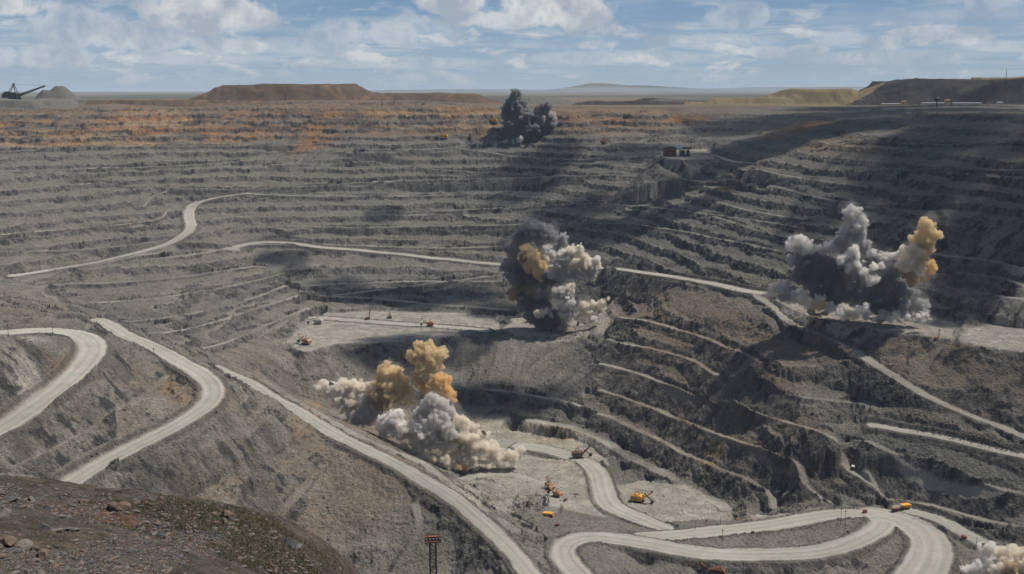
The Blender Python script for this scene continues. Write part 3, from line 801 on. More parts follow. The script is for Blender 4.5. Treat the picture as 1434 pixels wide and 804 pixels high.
SPLIT = {'roller', 'louvre', 'window', 'tooth', 'rib', 'insulator', 'cab_window', 'roof_vent', 'cable', 'power_house'}
class MB:
    def __init__(self): self.bm = bmesh.new()
    def _m(self, geom, M_):
        bmesh.ops.transform(self.bm, matrix=M_, verts=[v for v in geom if isinstance(v, bmesh.types.BMVert)])
    def box(self, c, s, rot=None, taper=1.0, bevel=0.):
        r = bmesh.ops.create_cube(self.bm, size=1.)['verts']
        for v in r:
            k = taper if v.co.z > 0 else 1.
            v.co = Vector((v.co.x*s[0]*k, v.co.y*s[1]*k, v.co.z*s[2]))
        if bevel:
            es = list({e for v in r for e in v.link_edges})
            r = bmesh.ops.bevel(self.bm, geom=es, offset=bevel, segments=2, affect='EDGES')['verts']
        M_ = Matrix.Translation(c) @ (rot.to_4x4() if rot is not None else Matrix())
        bmesh.ops.transform(self.bm, matrix=M_, verts=r); return self
    def bar(self, a, b, w, h=None, seg=4, w2=None):
        a, b = Vector(a), Vector(b); d = b-a; L = d.length
        r = bmesh.ops.create_cone(self.bm, cap_ends=True, segments=seg, radius1=w*.707 if seg == 4 else w, radius2=(w2 if w2 is not None else w)*(.707 if seg == 4 else 1), depth=L)['verts']
        if seg == 4: bmesh.ops.rotate(self.bm, verts=r, matrix=Matrix.Rotation(math.pi/4, 3, 'Z'), cent=(0, 0, 0))
        if h: bmesh.ops.scale(self.bm, verts=r, vec=(1, h/w, 1))
        M_ = Matrix.Translation((a+b)/2) @ d.to_track_quat('Z', 'Y').to_matrix().to_4x4()
        bmesh.ops.transform(self.bm, matrix=M_, verts=r); return self
    def disc(self, c, axis, r_, w, seg=20):
        r = bmesh.ops.create_cone(self.bm, cap_ends=True, segments=seg, radius1=r_, radius2=r_, depth=w)['verts']
        M_ = Matrix.Translation(c) @ Vector(axis).to_track_quat('Z', 'Y').to_matrix().to_4x4()
        bmesh.ops.transform(self.bm, matrix=M_, verts=r); return self
    def prism(self, pts, y0, y1):
        """profile in x,z pushed along y"""
        lo = [self.bm.verts.new((p[0], y0, p[1])) for p in pts]; hi = [self.bm.verts.new((p[0], y1, p[1])) for p in pts]
        k = len(pts)
        self.bm.faces.new(lo[::-1]); self.bm.faces.new(hi)
        for i in range(k): self.bm.faces.new((lo[i], lo[(i+1) % k], hi[(i+1) % k], hi[i]))
        return self
    def ball(self, c, r_, sub=2, sq=(1, 1, 1)):
        r = bmesh.ops.create_icosphere(self.bm, subdivisions=sub, radius=r_)['verts']
        for v in r: v.co = Vector((v.co.x*sq[0], v.co.y*sq[1], v.co.z*sq[2]))+Vector(c)
        return self
    def build(self, name, m, parent=None, loc=(0, 0, 0)):
        if name in SPLIT: return self.each(name, m, parent)
        return self.one(name, m, parent, loc)
    def each(self, name, m, parent):
        """every loose piece becomes an object of its own"""
        bm = self.bm; seen = set(); o = None
        for v0 in list(bm.verts):
            if v0 in seen: continue
            st_ = [v0]; comp = []
            seen.add(v0)
            while st_:
                v = st_.pop(); comp.append(v)
                for e in v.link_edges:
                    w = e.other_vert(v)
                    if w not in seen: seen.add(w); st_.append(w)
            nb = MB(); mp = {v: nb.bm.verts.new(v.co) for v in comp}
            for f in {f for v in comp for f in v.link_faces}: nb.bm.faces.new([mp[v] for v in f.verts])
            o = nb.one(name, m, parent)
        bm.free(); return o
    def one(self, name, m, parent=None, loc=(0, 0, 0)):
        bmesh.ops.recalc_face_normals(self.bm, faces=self.bm.faces)
        me = bpy.data.meshes.new(name); self.bm.to_mesh(me); self.bm.free(); me.materials.append(m)
        o = bpy.data.objects.new(name, me); C.objects.link(o); o.location = loc
        if parent: o.parent = parent
        return o
def tag(o, label, cat, group=None, kind=None):
    o['label'] = label; o['category'] = cat
    if group: o['group'] = group
    if kind: o['kind'] = kind
    return o
def thing(name, label, cat, loc=(0, 0, 0), rz=0., group=None, scale=1.):
    o = bpy.data.objects.new(name, None); C.objects.link(o); o.location = loc; o.rotation_euler = (0, 0, rz); o.scale = (scale,)*3
    o.empty_display_size = 1; return tag(o, label, cat, group)
def copy_tree(o, parent=None):
    c = o.copy(); C.objects.link(c)
    if parent: c.parent = parent
    for ch in list(o.children): copy_tree(ch, c)
    return c
def seat(u, v, sink=.3, dmin=560.):
    p = on_ground(u, v, dmin); z = min(ground_z(p.x+a, p.y+b) for a in (-2, 2) for b in (-2, 2))
    return Vector((p.x, p.y, max(z, p.z-2)-sink*.3))

# ------------------------------------------------------------------ rope shovels
def rope_shovel(name, label, loc, rz, paint, scale=1., boom_up=40., swing=0., group='mining shovels'):
    """+x is the digging side; about 11 m wide house, 14 m boom"""
    t = thing(name, label, 'excavator', loc, rz, group, scale)
    for s in (-1, 1):
        m = MB(); y = s*3.2
        m.prism([(-4.6, .5), (-4.0, 0), (4.0, 0), (4.6, .5), (4.6, 1.3), (4.0, 1.8), (-4.0, 1.8), (-4.6, 1.3)], y-.8, y+.8)
        tr = m.build('crawler_track', RUBBER(), t)
        m = MB()
        for k in range(5): m.disc((-3.4+k*1.7, y+s*.86, .8), (0, 1, 0), .55, .2, 10)
        m.build('roller', STEEL(), tr)
    MB().disc((0, 0, 2.1), (0, 0, 1), 3.0, .8, 18).box((0, 0, 1.2), (5, 5, 1.)).build('turntable', STEEL(), t)
    body = MB().prism([(-8.2, 2.6), (3.0, 2.6), (3.0, 6.6), (1.6, 7.6), (-6.8, 7.6), (-8.2, 6.2)], -3.4, 3.4)
    b = body.build('machine_house', paint, t)
    MB().box((-3.2, 0, 7.95), (4.2, 3.2, .7), bevel=.15).box((-6.2, 0, 7.85), (1.2, 4.6, .5)).build('roof_vent', paint, b)
    m = MB()
    for y in (-3.46, 3.46):
        for x in (-6.6, -4.4, -2.2): m.box((x, y, 5.0), (1.3, .1, 1.7))
    m.build('louvre', STEEL(), b)
    cb = MB().box((3.0, 2.7, 6.2), (2.6, 1.8, 2.6), bevel=.12).build('cab', paint, t)
    MB().box((4.33, 2.7, 6.5), (.08, 1.5, 1.4)).box((3.0, 3.63, 6.5), (1.8, .08, 1.3)).build('cab_window', GLASS(), cb)
    a = math.radians(boom_up); bl = 13.5; x0, z0 = 2.6, 3.4
    x1, z1 = x0+bl*math.cos(a), z0+bl*math.sin(a)
    m = MB()
    for y in (-.9, .9): m.bar((x0, y*1.8, z0), (x1, y*.7, z1), .75, .9)
    for k in (.25, .45, .65, .85): m.box((x0+(x1-x0)*k, 0, z0+(z1-z0)*k), (.5, 2.6*(1-.4*k), .5))
    bo = m.build('boom', paint, t)
    MB().disc((x1, 0, z1+.3), (0, 1, 0), .95, .8, 16).build('boom_sheave', STEEL(), bo)
    m = MB()
    for y in (-1.6, 1.6): m.bar((.6, y, 7.4), (-1.6, y*.6, 12.2), .38); m.bar((-6.0, y, 7.4), (-1.6, y*.6, 12.2), .32)
    m.box((-1.6, 0, 12.2), (.6, 2.6, .5)).build('gantry', paint, t)
    m = MB()
    for y in (-.5, .5): m.bar((-1.6, y, 12.3), (x1, y, z1+.5), .12)
    m.build('cable', STEEL(), t)
    xm, zm = x0+(x1-x0)*.5, z0+(z1-z0)*.5
    bx, bz = xm+5.2, 2.6
    m = MB()
    for y in (-.7, .7): m.bar((xm-3.0, y, zm+2.2), (bx, y, bz+.9), .48, .6)
    m.build('dipper_arm', STEEL(), t)
    bk = MB().prism([(bx-1.2, bz-1.3), (bx+1.4, bz-1.0), (bx+2.0, bz+1.4), (bx-1.0, bz+1.6)], -1.5, 1.5)
    bk = bk.build('bucket', STEEL(), t)
    m = MB()
    for y in (-1.2, -.4, .4, 1.2): m.bar((bx+1.9, y, bz+1.3), (bx+2.4, y, bz+2.3), .28, w2=.1)
    m.build('tooth', STEEL(), bk)
    m = MB().bar((x1+.4, .2, z1), (bx+.6, .2, bz+1.6), .12).build('hoist_rope', STEEL(), t)
    return t
def drill_rig(label, loc, rz, paint, scale=1.):
    t = thing('drill_rig', label, 'drill rig', loc, rz, 'drill rigs on the mine benches', scale)
    for s in (-1, 1):
        MB().prism([(-3.6, .4), (-3.1, 0), (3.1, 0), (3.6, .4), (3.6, 1.1), (3.1, 1.5), (-3.1, 1.5), (-3.6, 1.1)], s*2-.5, s*2+.5).build('crawler_track', RUBBER(), t)
    MB().box((-.8, 0, 1.9), (8, 4, .6)).build('chassis', STEEL(), t)
    b = MB().box((-1.6, 0, 3.7), (5.4, 3.4, 3.), bevel=.15).build('machine_house', paint, t)
    MB().box((-1.6, 1.74, 3.9), (3.6, .08, 1.2)).build('louvre', STEEL(), b)
    c = MB().box((2.2, 1.2, 3.3), (1.8, 1.6, 2.2), bevel=.1).build('cab', paint, t)
    MB().box((3.14, 1.2, 3.6), (.08, 1.3, 1.1)).build('cab_window', GLASS(), c)
    m = MB(); h = 17.
    for y in (-.7, .7):
        for x in (2.4, 3.6): m.bar((x+.2, y-.4, 1.), (x+.2, y-.4, h), .22)
    for k in range(10):
        z = 1.5+k*1.6
        m.bar((2.6, -1.1, z), (3.8, -1.1, z+1.5), .12); m.bar((2.6, .3, z+1.5), (3.8, .3, z), .12); m.bar((2.6, -1.1, z), (2.6, .3, z+1.5), .12)
    m.build('mast', paint, t)
    MB().bar((3.2, -.4, .2), (3.2, -.4, h-1), .3, seg=8).build('drill_pipe', STEEL(), t)
    return t
def haul_truck(name, label, loc, rz, paint, scale=1., bed_up=0.):
    t = thing(name, label, 'dump truck', loc, rz, 'haul trucks', scale)
    MB().box((0, 0, 1.9), (9, 2.2, .9)).box((3.9, 0, 2.4), (1.6, 4.4, 1.)).build('chassis', STEEL(), t)
    for (x, y) in ((3.2, 2.1), (3.2, -2.1), (-2.6, 2.2), (-2.6, -2.2)):
        w = MB().disc((x, y, 1.35), (0, 1, 0), 1.35, 1.1 if x > 0 else 1.7, 22).build('wheel', RUBBER(), t)
        MB().disc((x, y+(.62 if y > 0 else -.62)*(1 if x > 0 else 1.42), 1.35), (0, 1, 0), .7, .12, 14).build('rim', paint, w)
    m = MB().prism([(-5.4, 3.6), (-4.2, 2.5), (1.4, 2.9), (2.0, 4.9), (5.2, 5.5), (5.2, 5.8), (1.8, 5.5), (-5.6, 4.9)], -2.7, 2.7).build('dump_body', paint, t)
    r = MB()
    for x in (-3.8, -2.2, -.6, 1.0):
        for y in (-2.8, 2.8): r.box((x, y, 4.0), (.25, .2, 2.0))
    r.build('rib', paint, m)
    MB().box((4.6, 0, 3.1), (1.2, 3.0, 1.7), bevel=.1).build('engine_hood', paint, t)
    cb = MB().box((3.4, 1.4, 4.0), (1.8, 1.6, 1.8), bevel=.1).build('cab', paint, t)
    MB().box((4.34, 1.4, 4.2), (.08, 1.4, .9)).build('windscreen', GLASS(), cb)
    for y in (-1.3, 1.3): MB().disc((5.24, y, 2.7), (1, 0, 0), .22, .1, 10).build('headlight', GLASS(), t)
    return t
def hut(label, loc, rz, paint, scale=1.):
    t = thing('equipment_hut', label, 'hut', loc, rz, 'small electrical huts beside the roads', scale)
    for y in (-1, 1): MB().bar((-2.2, y, .15), (2.2, y, .15), .25).build('skid', STEEL(), t)
    w = MB().box((0, 0, 1.5), (3.4, 2.4, 2.4)).build('wall', paint, t)
    MB().box((-.7, -1.23, 1.3), (.9, .06, 1.9)).build('door', STEEL(), w)
    MB().box((.8, -1.23, 1.6), (.8, .06, .8)).build('louvre', STEEL(), w)
    MB().prism([(-1.9, 2.7), (1.9, 2.7), (1.9, 2.85), (0, 3.2), (-1.9, 2.85)], -1.4, 1.4).build('roof', RUST(), t)
    return t
def pole(label, base, h, group, arms=1, dbl=False):
    t = thing('power_pole', label, 'power pole', base, random.uniform(0, 3), group)
    MB().bar((0, 0, -.5), (0, 0, h), .24, seg=8, w2=.15).build('post', WOOD(), t)
    m = MB(); ins = MB()
    for k in range(arms):
        z = h-.5-k*1.2; m.bar((-1.3, 0, z), (1.3, 0, z), .2)
        m.bar((-.8, 0, z-.05), (0, 0, z-.9), .1); m.bar((.8, 0, z-.05), (0, 0, z-.9), .1)
        for x in (-1.2, 0, 1.2): ins.disc((x, 0, z+.28), (0, 0, 1), .1, .4, 8)
    a = m.build('cross_arm', WOOD(), t); ins.build('insulator', WHITE(), a)
    MB().box((0, 0, .2), (1.5, 1.5, .5), taper=.7).build('footing', CONC(), t)
    return t

# ---- dust and smoke of the blasts
def noise3(p, s, seed):
    q = p/s; i = np.floor(q).astype(np.int64); f = q-i; f = f*f*(3-2*f)
    def h(a, b, c): return _hash(i[:, 0]+a+(i[:, 2]+c)*7919, i[:, 1]+b, seed)
    o = 0
    for a in (0, 1):
        for b in (0, 1):
            for c in (0, 1):
                o = o+h(a, b, c)*np.where(a, f[:, 0], 1-f[:, 0])*np.where(b, f[:, 1], 1-f[:, 1])*np.where(c, f[:, 2], 1-f[:, 2])
    return o*2-1
def smoke_mat(name):
    if name in MATS: return MATS[name]
    m = bpy.data.materials.new(name); m.use_nodes = True; g = NT(m.node_tree)
    a = g.new('ShaderNodeAttribute', attribute_name='dust')
    geo = g.new('ShaderNodeNewGeometry'); n = g.new('ShaderNodeTexNoise', i_Scale=.28, i_Detail=5., i_Roughness=.6); g.link(geo.outputs['Position'], n.inputs['Vector'])
    c = g.mixc(1., a.outputs[0], g.ramp(n.outputs[0], [(.3, .82), (.7, 1.15)]), 'MULTIPLY')
    vo = g.new('ShaderNodeTexVoronoi', i_Scale=.30, feature='SMOOTH_F1'); g.link(geo.outputs['Position'], vo.inputs['Vector'])
    b = g.new('ShaderNodeBump', i_Strength=.7, i_Distance=2.6); g.link(g.math('SUBTRACT', g.math('MULTIPLY', n.outputs[0], .6), vo.outputs['Distance']), b.inputs['Height'])
    d = g.new('ShaderNodeBsdfDiffuse', i_Roughness=1.); g.link(c, d.inputs[0]); g.link(b.outputs[0], d.inputs['Normal'])
    tr = g.new('ShaderNodeBsdfTranslucent'); g.link(c, tr.inputs[0])
    mx = g.new('ShaderNodeMixShader', i_0=.12); g.link(d.outputs[0], mx.inputs[1]); g.link(tr.outputs[0], mx.inputs[2])
    o = g.new('ShaderNodeOutputMaterial'); g.link(mx.outputs[0], o.inputs[0])
    MATS[name] = m; return m
def dust_volume(letter):
    nm = 'blast_dust_'+letter
    if nm in MATS: return MATS[nm]
    m = bpy.data.materials.new(nm); m.use_nodes = True; g = NT(m.node_tree)
    c = VPAL[letter]
    p = g.new('ShaderNodeVolumePrincipled'); p.inputs['Color'].default_value = (*c, 1); p.inputs['Density'].default_value = VDEN if letter != 'v' else .007; p.inputs['Anisotropy'].default_value = 0.
    o = g.new('ShaderNodeOutputMaterial'); g.link(p.outputs[0], o.inputs['Volume'])
    m.cycles.homogeneous_volume = True
    MATS[nm] = m; return m
VDEN = .30
VPAL = {'v': (.80, .76, .70), 'k': (.36, .36, .37), 'd': (.56, .55, .54), 'g': (.76, .74, .715), 'w': (.90, .875, .84), 't': (.89, .83, .73), 'o': (.85, .71, .47), 'O': (.87, .65, .34), 'b': (.60, .48, .34)}
PAL = {'k': (.095, .092, .092), 'd': (.16, .155, .15), 'g': (.34, .32, .295), 'w': (.62, .57, .50), 't': (.56, .47, .36), 'o': (.52, .36, .16), 'O': (.60, .30, .07), 'b': (.30, .20, .12)}
ICO = {}
for _s in (2, 3):
    _b = bmesh.new(); bmesh.ops.create_icosphere(_b, subdivisions=_s, radius=1.); _b.verts.index_update()
    ICO[_s] = (np.array([v.co[:] for v in _b.verts]), np.array([[v.index for v in f.verts] for f in _b.faces])); _b.free()
VOLUME = True
def plume(name, parent, lobes, dist, vox=2.0, amp=1., seed=1):
    groups = {}
    for l in lobes: groups.setdefault(l[4], []).append(l)
    for i, (k, ls) in enumerate(groups.items()):
        plume_one(name, parent, ls, dist, vox, amp, seed*10+i, k)
    VEIL.setdefault(parent.name, [parent, dist, []])[2].extend(lobes)
VEIL = {}
def veils():
    # the thin dust that hangs round every cloud and trails from its foot
    for k, (parent, dist, lobes) in VEIL.items():
        if dist > 2400: continue
        r_ = random.Random(len(lobes)); vmax = max(l[1] for l in lobes)
        ls = [(u+r_.gauss(-1, 2), v+r_.gauss(0, 2), rp*r_.uniform(1.15, 1.5), dep, 'v') for (u, v, rp, dep, c) in lobes]
        ls += [(u+r_.gauss(-6, 12), vmax-2+r_.gauss(0, 3), r_.uniform(4, 8), dep, 'v') for (u, v, rp, dep, c) in lobes if v > vmax-28]
        plume_one('thin_dust', parent, ls, dist, 3.2, 1.3, 99, 'v')
def plume_one(name, parent, lobes, dist, vox, amp, seed, letter):
    """lobes: (u, v, radius in photo pixels, depth in metres, colour)"""
    r_ = np.random.RandomState(seed); VS = []; FS = []; off = [0]; cen = []; rad = []; cl = []
    def add(c, r, sub):
        V_, F_ = ICO[sub]; VS.append(V_*r+np.asarray(c)); FS.append(F_+off[0]); off[0] += len(V_)
    for (u, v, rp, dep, cc) in lobes:
        c = at_d(u, v, dist+dep); sl_ = np.linalg.norm(c); r = rp*sl_/FOC
        add(c, r, 3); cen.append(c); rad.append(r); cl.append(0)
        nk = 12 if r > 7 else 6
        for k in range(nk):
            d = r_.normal(size=3); d /= np.linalg.norm(d); rk = r*r_.uniform(.28, .48)
            ck = c+d*r*r_.uniform(.72, .95); add(ck, rk, 2)
            if rk > 3.5:
                for j in range(5):
                    e = r_.normal(size=3); e /= np.linalg.norm(e); add(ck+e*rk*.85, rk*r_.uniform(.3, .5), 2)
    VS = np.concatenate(VS).astype(np.float32); FS = np.concatenate(FS).astype(np.int32)
    me = bpy.data.meshes.new('tmp'); me.vertices.add(len(VS)); me.vertices.foreach_set('co', VS.ravel()); me.loops.add(FS.size); me.loops.foreach_set('vertex_index', FS.ravel())
    me.polygons.add(len(FS)); me.polygons.foreach_set('loop_start', np.arange(0, FS.size, 3, dtype=np.int32)); me.update(calc_edges=True)
    tmp = bpy.data.objects.new('tmp', me); C.objects.link(tmp)
    md = tmp.modifiers.new('r', 'REMESH'); md.mode = 'VOXEL'; md.voxel_size = vox; md.use_smooth_shade = True
    dg = bpy.context.evaluated_depsgraph_get(); out = bpy.data.meshes.new_from_object(tmp.evaluated_get(dg))
    bpy.data.objects.remove(tmp); bpy.data.meshes.remove(me)
    nv = len(out.vertices); co = np.empty(nv*3, np.float32); out.vertices.foreach_get('co', co); co = co.reshape(-1, 3).astype(float)
    nm = np.empty(nv*3, np.float32)
    for (s, a) in ((19*amp, 5.5*amp), (9*amp, 3.6*amp), (4.6*amp, 2.0*amp), (2.6*amp, 1.0*amp)):
        out.vertices.foreach_get('normal', nm); N_ = nm.reshape(-1, 3)
        w = np.abs(noise3(co+noise3(co, s*1.3, seed+5)[:, None]*s*.35, s, seed+int(s*10)))
        co = co+N_*((w*2-.75)*a)[:, None]
        out.vertices.foreach_set('co', co.astype(np.float32).ravel()); out.update()
    ne = len(out.edges); ed = np.empty(ne*2, np.int32); out.edges.foreach_get('vertices', ed); ed = ed.reshape(-1, 2)
    lab = np.arange(nv)
    while True:
        m_ = np.minimum(lab[ed[:, 0]], lab[ed[:, 1]]); new = lab.copy()
        np.minimum.at(new, ed[:, 0], m_); np.minimum.at(new, ed[:, 1], m_); new = new[new]; new = np.minimum(new, new[new])
        if (new == lab).all(): break
        lab = new
    fq = np.empty(len(out.loops), np.int32); out.loops.foreach_get('vertex_index', fq); fq = fq.reshape(-1, 4)
    bpy.data.meshes.remove(out)
    for L_ in np.unique(lab):
        vi = np.where(lab == L_)[0]
        if len(vi) < 150: continue
        mp = np.full(nv, -1, np.int32); mp[vi] = np.arange(len(vi)); f = mp[fq[lab[fq[:, 0]] == L_]]
        q = bpy.data.meshes.new(name); q.vertices.add(len(vi)); q.vertices.foreach_set('co', co[vi].astype(np.float32).ravel())
        q.loops.add(f.size); q.loops.foreach_set('vertex_index', f.ravel().astype(np.int32)); q.polygons.add(len(f)); q.polygons.foreach_set('loop_start', np.arange(0, f.size, 4, dtype=np.int32))
        q.update(calc_edges=True); q.materials.append(dust_volume(letter))
        o = bpy.data.objects.new(name, q); C.objects.link(o)
        if parent: o.parent = parent; o.matrix_parent_inverse = Matrix.Translation(-Vector(parent.location))
def blast(label, u, v, dist):
    p = at_d(u, v, dist); return thing('dust_cloud', label, 'dust cloud', tuple(p), 0, 'dust clouds of the blasts')

D1 = on_ground(735, 196).length
b1 = blast('black smoke cloud rising at the far rim of the pit', 735, 196, D1)
plume('black_smoke', b1, [(722,132,9,0,'k'),(724,143,11,0,'k'),(716,150,12,0,'k'),(728,156,13,-6,'k'),(716,166,14,0,'k'),(734,168,14,-8,'k'),(722,180,17,0,'k'),(738,184,16,-8,'k'),(754,160,8,0,'k'),(764,152,8,0,'k'),(768,163,10,4,'d'),(758,172,12,0,'d'),(772,176,10,5,'d'),(752,186,14,-4,'k'),(768,188,13,0,'k'),(705,188,10,0,'k'),(696,194,7,0,'k'),(778,180,8,0,'k'),(786,172,5,0,'k'),(790,166,3,0,'k'),(728,195,10,-12,'k'),(745,196,9,-12,'k'),(760,197,8,-6,'k')], D1, 2.6, 1.15, 3)
plume('grey_dust', b1, [(729,195,5.5,-34,'w'),(692,197,3,-30,'g'),(708,198,4,-34,'g'),(718,202,4.5,-38,'g'),(732,205,4.5,-40,'t'),(722,209,3,-44,'t'),(765,192,5,-22,'d'),(700,200,3,-32,'g')], D1, 2.2, .6, 4)

D2 = on_ground(765, 464).length*math.cos(math.radians(13.6))
b2 = blast('mixed black, ochre and pale grey blast cloud in the middle of the pit', 765, 462, D2)
plume('black_smoke', b2, [(742,322,13,30,'k'),(757,320,11,30,'k'),(770,330,13,30,'k'),(780,342,12,25,'k'),(789,334,7,20,'d'),(728,336,13,30,'k'),(718,352,11,25,'k'),(745,342,16,30,'k'),(715,372,14,20,'k'),(722,390,13,15,'k'),(735,382,16,20,'k'),(714,385,9,15,'k'),(740,402,13,15,'b'),(722,412,11,10,'b'),(735,420,13,10,'k'),(752,408,17,15,'d'),(765,395,17,20,'k'),(780,400,18,20,'d'),(758,430,14,10,'k'),(800,412,11,15,'k'),(745,440,12,5,'k'),(755,455,10,0,'k'),(770,445,16,5,'k'),(786,455,12,0,'k'),(775,465,8,-5,'k')], D2, 1.9, .9, 7)
plume('ochre_smoke', b2, [(738,350,10,0,'o'),(748,360,12,-4,'o'),(742,374,10,-4,'o'),(757,370,10,-6,'o'),(750,384,8,-5,'o'),(764,362,6,-4,'t'),(757,392,5,-5,'o'),(733,362,8,5,'b'),(766,350,8,5,'g'),(774,356,7,8,'g')], D2, 1.5, .75, 8)
plume('pale_dust', b2, [(800,352,9,0,'t'),(812,350,8,0,'t'),(792,358,9,-2,'w'),(783,368,10,-4,'g'),(802,368,13,0,'t'),(818,366,12,0,'t'),(830,374,11,0,'w'),(822,384,12,4,'g'),(836,370,8,0,'t'),(806,388,12,4,'g'),(790,388,13,2,'g'),(776,382,9,-2,'g'),
  (797,402,8,-25,'t'),(790,410,10,-28,'w'),(782,412,8,-28,'g'),(800,415,8,-25,'g'),(795,425,10,-28,'g'),(790,438,10,-28,'g'),(800,440,8,-25,'g'),(806,425,6,-20,'g'),(795,450,8,-26,'g'),(788,458,7,-26,'d'),(762,436,7,-30,'t'),(752,438,5,-30,'t'),(772,440,6,-30,'g')], D2, 1.6, .8, 9)
plume('tan_dust', b2, [(818,428,8,0,'t'),(825,438,8,0,'t'),(832,425,6,5,'t'),(812,446,8,-5,'t'),(826,448,6,-5,'t'),(840,432,6,5,'t'),(835,440,5,0,'t'),(846,425,5,8,'t'),(820,452,5,-8,'t'),(808,458,5,-12,'t'),(832,446,5,-6,'w'),(850,418,4,8,'t')], D2, 1.6, .7, 10)

D3 = on_ground(660, 655).length*math.cos(math.radians(21))
b3 = blast('tan and ochre blast cloud rising from the pit floor beside the long haul road', 640, 655, D3)
plume('pale_dust', b3, [(452,538,9,80,'t'),(462,546,12,80,'w'),(478,540,12,80,'t'),(495,540,12,75,'t'),(510,545,11,70,'t'),(475,558,13,75,'w'),(490,565,14,70,'t'),(505,560,13,68,'w'),(520,565,13,60,'g'),(500,582,13,60,'g'),(485,578,11,65,'t'),(515,585,13,55,'g'),(530,575,10,50,'g'),
  (540,592,12,10,'w'),(555,585,13,8,'w'),(565,600,14,0,'w'),(545,605,11,5,'w'),(605,562,14,0,'g'),(615,570,13,0,'g'),(595,575,14,0,'g'),(625,582,13,0,'g'),(610,590,18,-5,'g'),(590,600,17,-5,'w'),(640,590,13,0,'t'),(630,605,16,-5,'g'),(650,600,13,0,'t'),(605,618,14,-8,'g'),(585,620,11,-8,'w'),(655,615,12,-8,'t'),(665,605,10,0,'t'),(628,622,12,-8,'t')], D3, 1.45, .72, 12)
plume('ochre_smoke', b3, [(590,488,10.2,50,'o'),(603,487,11.5,50,'o'),(615,495,11.5,50,'o'),(600,500,15.4,48,'o'),(582,500,11.5,50,'o'),(612,510,11.5,46,'o'),(593,515,14.1,44,'o'),(600,528,15.4,40,'o'),(588,530,12.8,42,'o'),(612,536,12.8,36,'O'),(600,542,12.8,36,'O'),(625,538,10.2,30,'O'),(632,550,10.2,26,'O'),(636,560,7.7,24,'O'),(622,550,10.2,28,'O'),
  (542,518,11.5,60,'o'),(552,525,12.8,58,'o'),(540,532,15.4,58,'o'),(555,540,16.6,52,'o'),(565,548,14.1,46,'o'),(545,550,16.6,50,'o'),(560,560,15.4,42,'o'),(550,568,11.5,42,'o'),(528,555,11.5,50,'b'),(532,566,10.2,46,'b'),(570,560,11.5,40,'o')], D3, 1.4, .7, 13)
plume('tan_dust', b3, [(565,625,8,-5,'t'),(575,635,8,-12,'t'),(590,640,9,-15,'t'),(605,642,9,-18,'t'),(622,645,10,-20,'t'),(638,640,11,-15,'t'),(645,625,11,-8,'t'),(660,632,12,-10,'t'),(675,625,11,-5,'t'),(680,640,11,-12,'t'),(695,632,10,-8,'t'),(700,645,10,-14,'t'),(712,636,9,-8,'t'),(722,640,9,-10,'t'),(728,632,7,-5,'t'),(665,645,9,-16,'t'),(645,652,8,-20,'o'),(655,655,6,-22,'o'),(685,650,7,-18,'t'),(630,655,7,-22,'t'),(718,648,6,-14,'t'),(680,612,7,0,'t'),(690,620,7,0,'t'),(640,632,6,-14,'o')], D3, 1.35, .6, 14)

D4 = on_ground(1200, 450).length*math.cos(math.radians(13))
b4 = blast('wide dark grey blast cloud with one ochre column on the right pit wall', 1200, 450, D4)
plume('dark_smoke', b4, [(1196,296,9,0,'g'),(1190,302,9,0,'g'),(1204,303,8,0,'g'),(1196,314,10,0,'g'),(1187,322,10,4,'g'),(1204,324,11,4,'g'),(1212,314,7,4,'g'),(1192,336,13,4,'d'),(1208,342,12,4,'d'),(1180,340,10,6,'d'),(1112,342,9,10,'w'),(1122,338,10,10,'w'),(1132,346,10,10,'w'),(1118,350,10,8,'g'),(1145,350,9,12,'g'),(1156,348,9,14,'g'),(1168,350,10,12,'g'),
  (1110,365,9,12,'d'),(1125,368,13,12,'k'),(1145,372,15,14,'k'),(1165,372,15,12,'k'),(1120,385,12,10,'k'),(1140,395,15,10,'k'),(1165,398,16,8,'k'),(1185,370,15,6,'d'),(1190,395,17,6,'k'),(1215,362,12,8,'d'),(1228,356,8,8,'g'),(1225,372,13,8,'k'),(1215,395,16,6,'k'),(1240,365,10,10,'g'),(1252,360,9,10,'g'),(1245,380,13,8,'k'),(1240,400,16,6,'k'),(1262,405,12,6,'k'),(1145,415,13,2,'k'),(1170,420,14,0,'k'),(1195,420,15,0,'k'),(1220,422,15,0,'k'),(1245,425,14,0,'k'),(1270,425,11,0,'d'),(1265,438,10,-4,'d'),(1240,440,11,-6,'d'),(1100,402,8,6,'d'),(1290,428,8,0,'d'),(1282,412,9,3,'k')], D4, 1.6, .8, 16)
plume('pale_dust', b4, [(1196,348,7,-18,'w'),(1186,358,7,-20,'w'),(1178,366,7,-22,'w'),(1200,356,6,-20,'w'),(1200,370,7,-24,'w'),(1208,380,7,-24,'w'),(1218,392,7,-24,'w'),(1228,390,6,-22,'w'),(1222,375,6,-22,'w'),(1190,374,6,-22,'g'),(1212,366,5,-20,'g'),(1236,374,6,-14,'g'),
  (1082,408,7,-4,'t'),(1092,404,8,-2,'g'),(1072,414,5,-6,'t'),(1098,416,9,-8,'d'),(1112,418,9,-12,'g'),(1125,420,9,-16,'t'),(1135,427,8,-20,'t'),(1148,428,9,-22,'o'),(1150,420,7,-18,'t'),(1162,430,8,-24,'g'),(1175,435,8,-28,'w'),(1188,436,9,-30,'t'),(1200,436,9,-30,'w'),(1212,434,8,-28,'w'),(1196,444,6,-34,'t'),(1180,442,6,-34,'w'),(1212,443,6,-32,'g')], D4, 1.25, .55, 17)
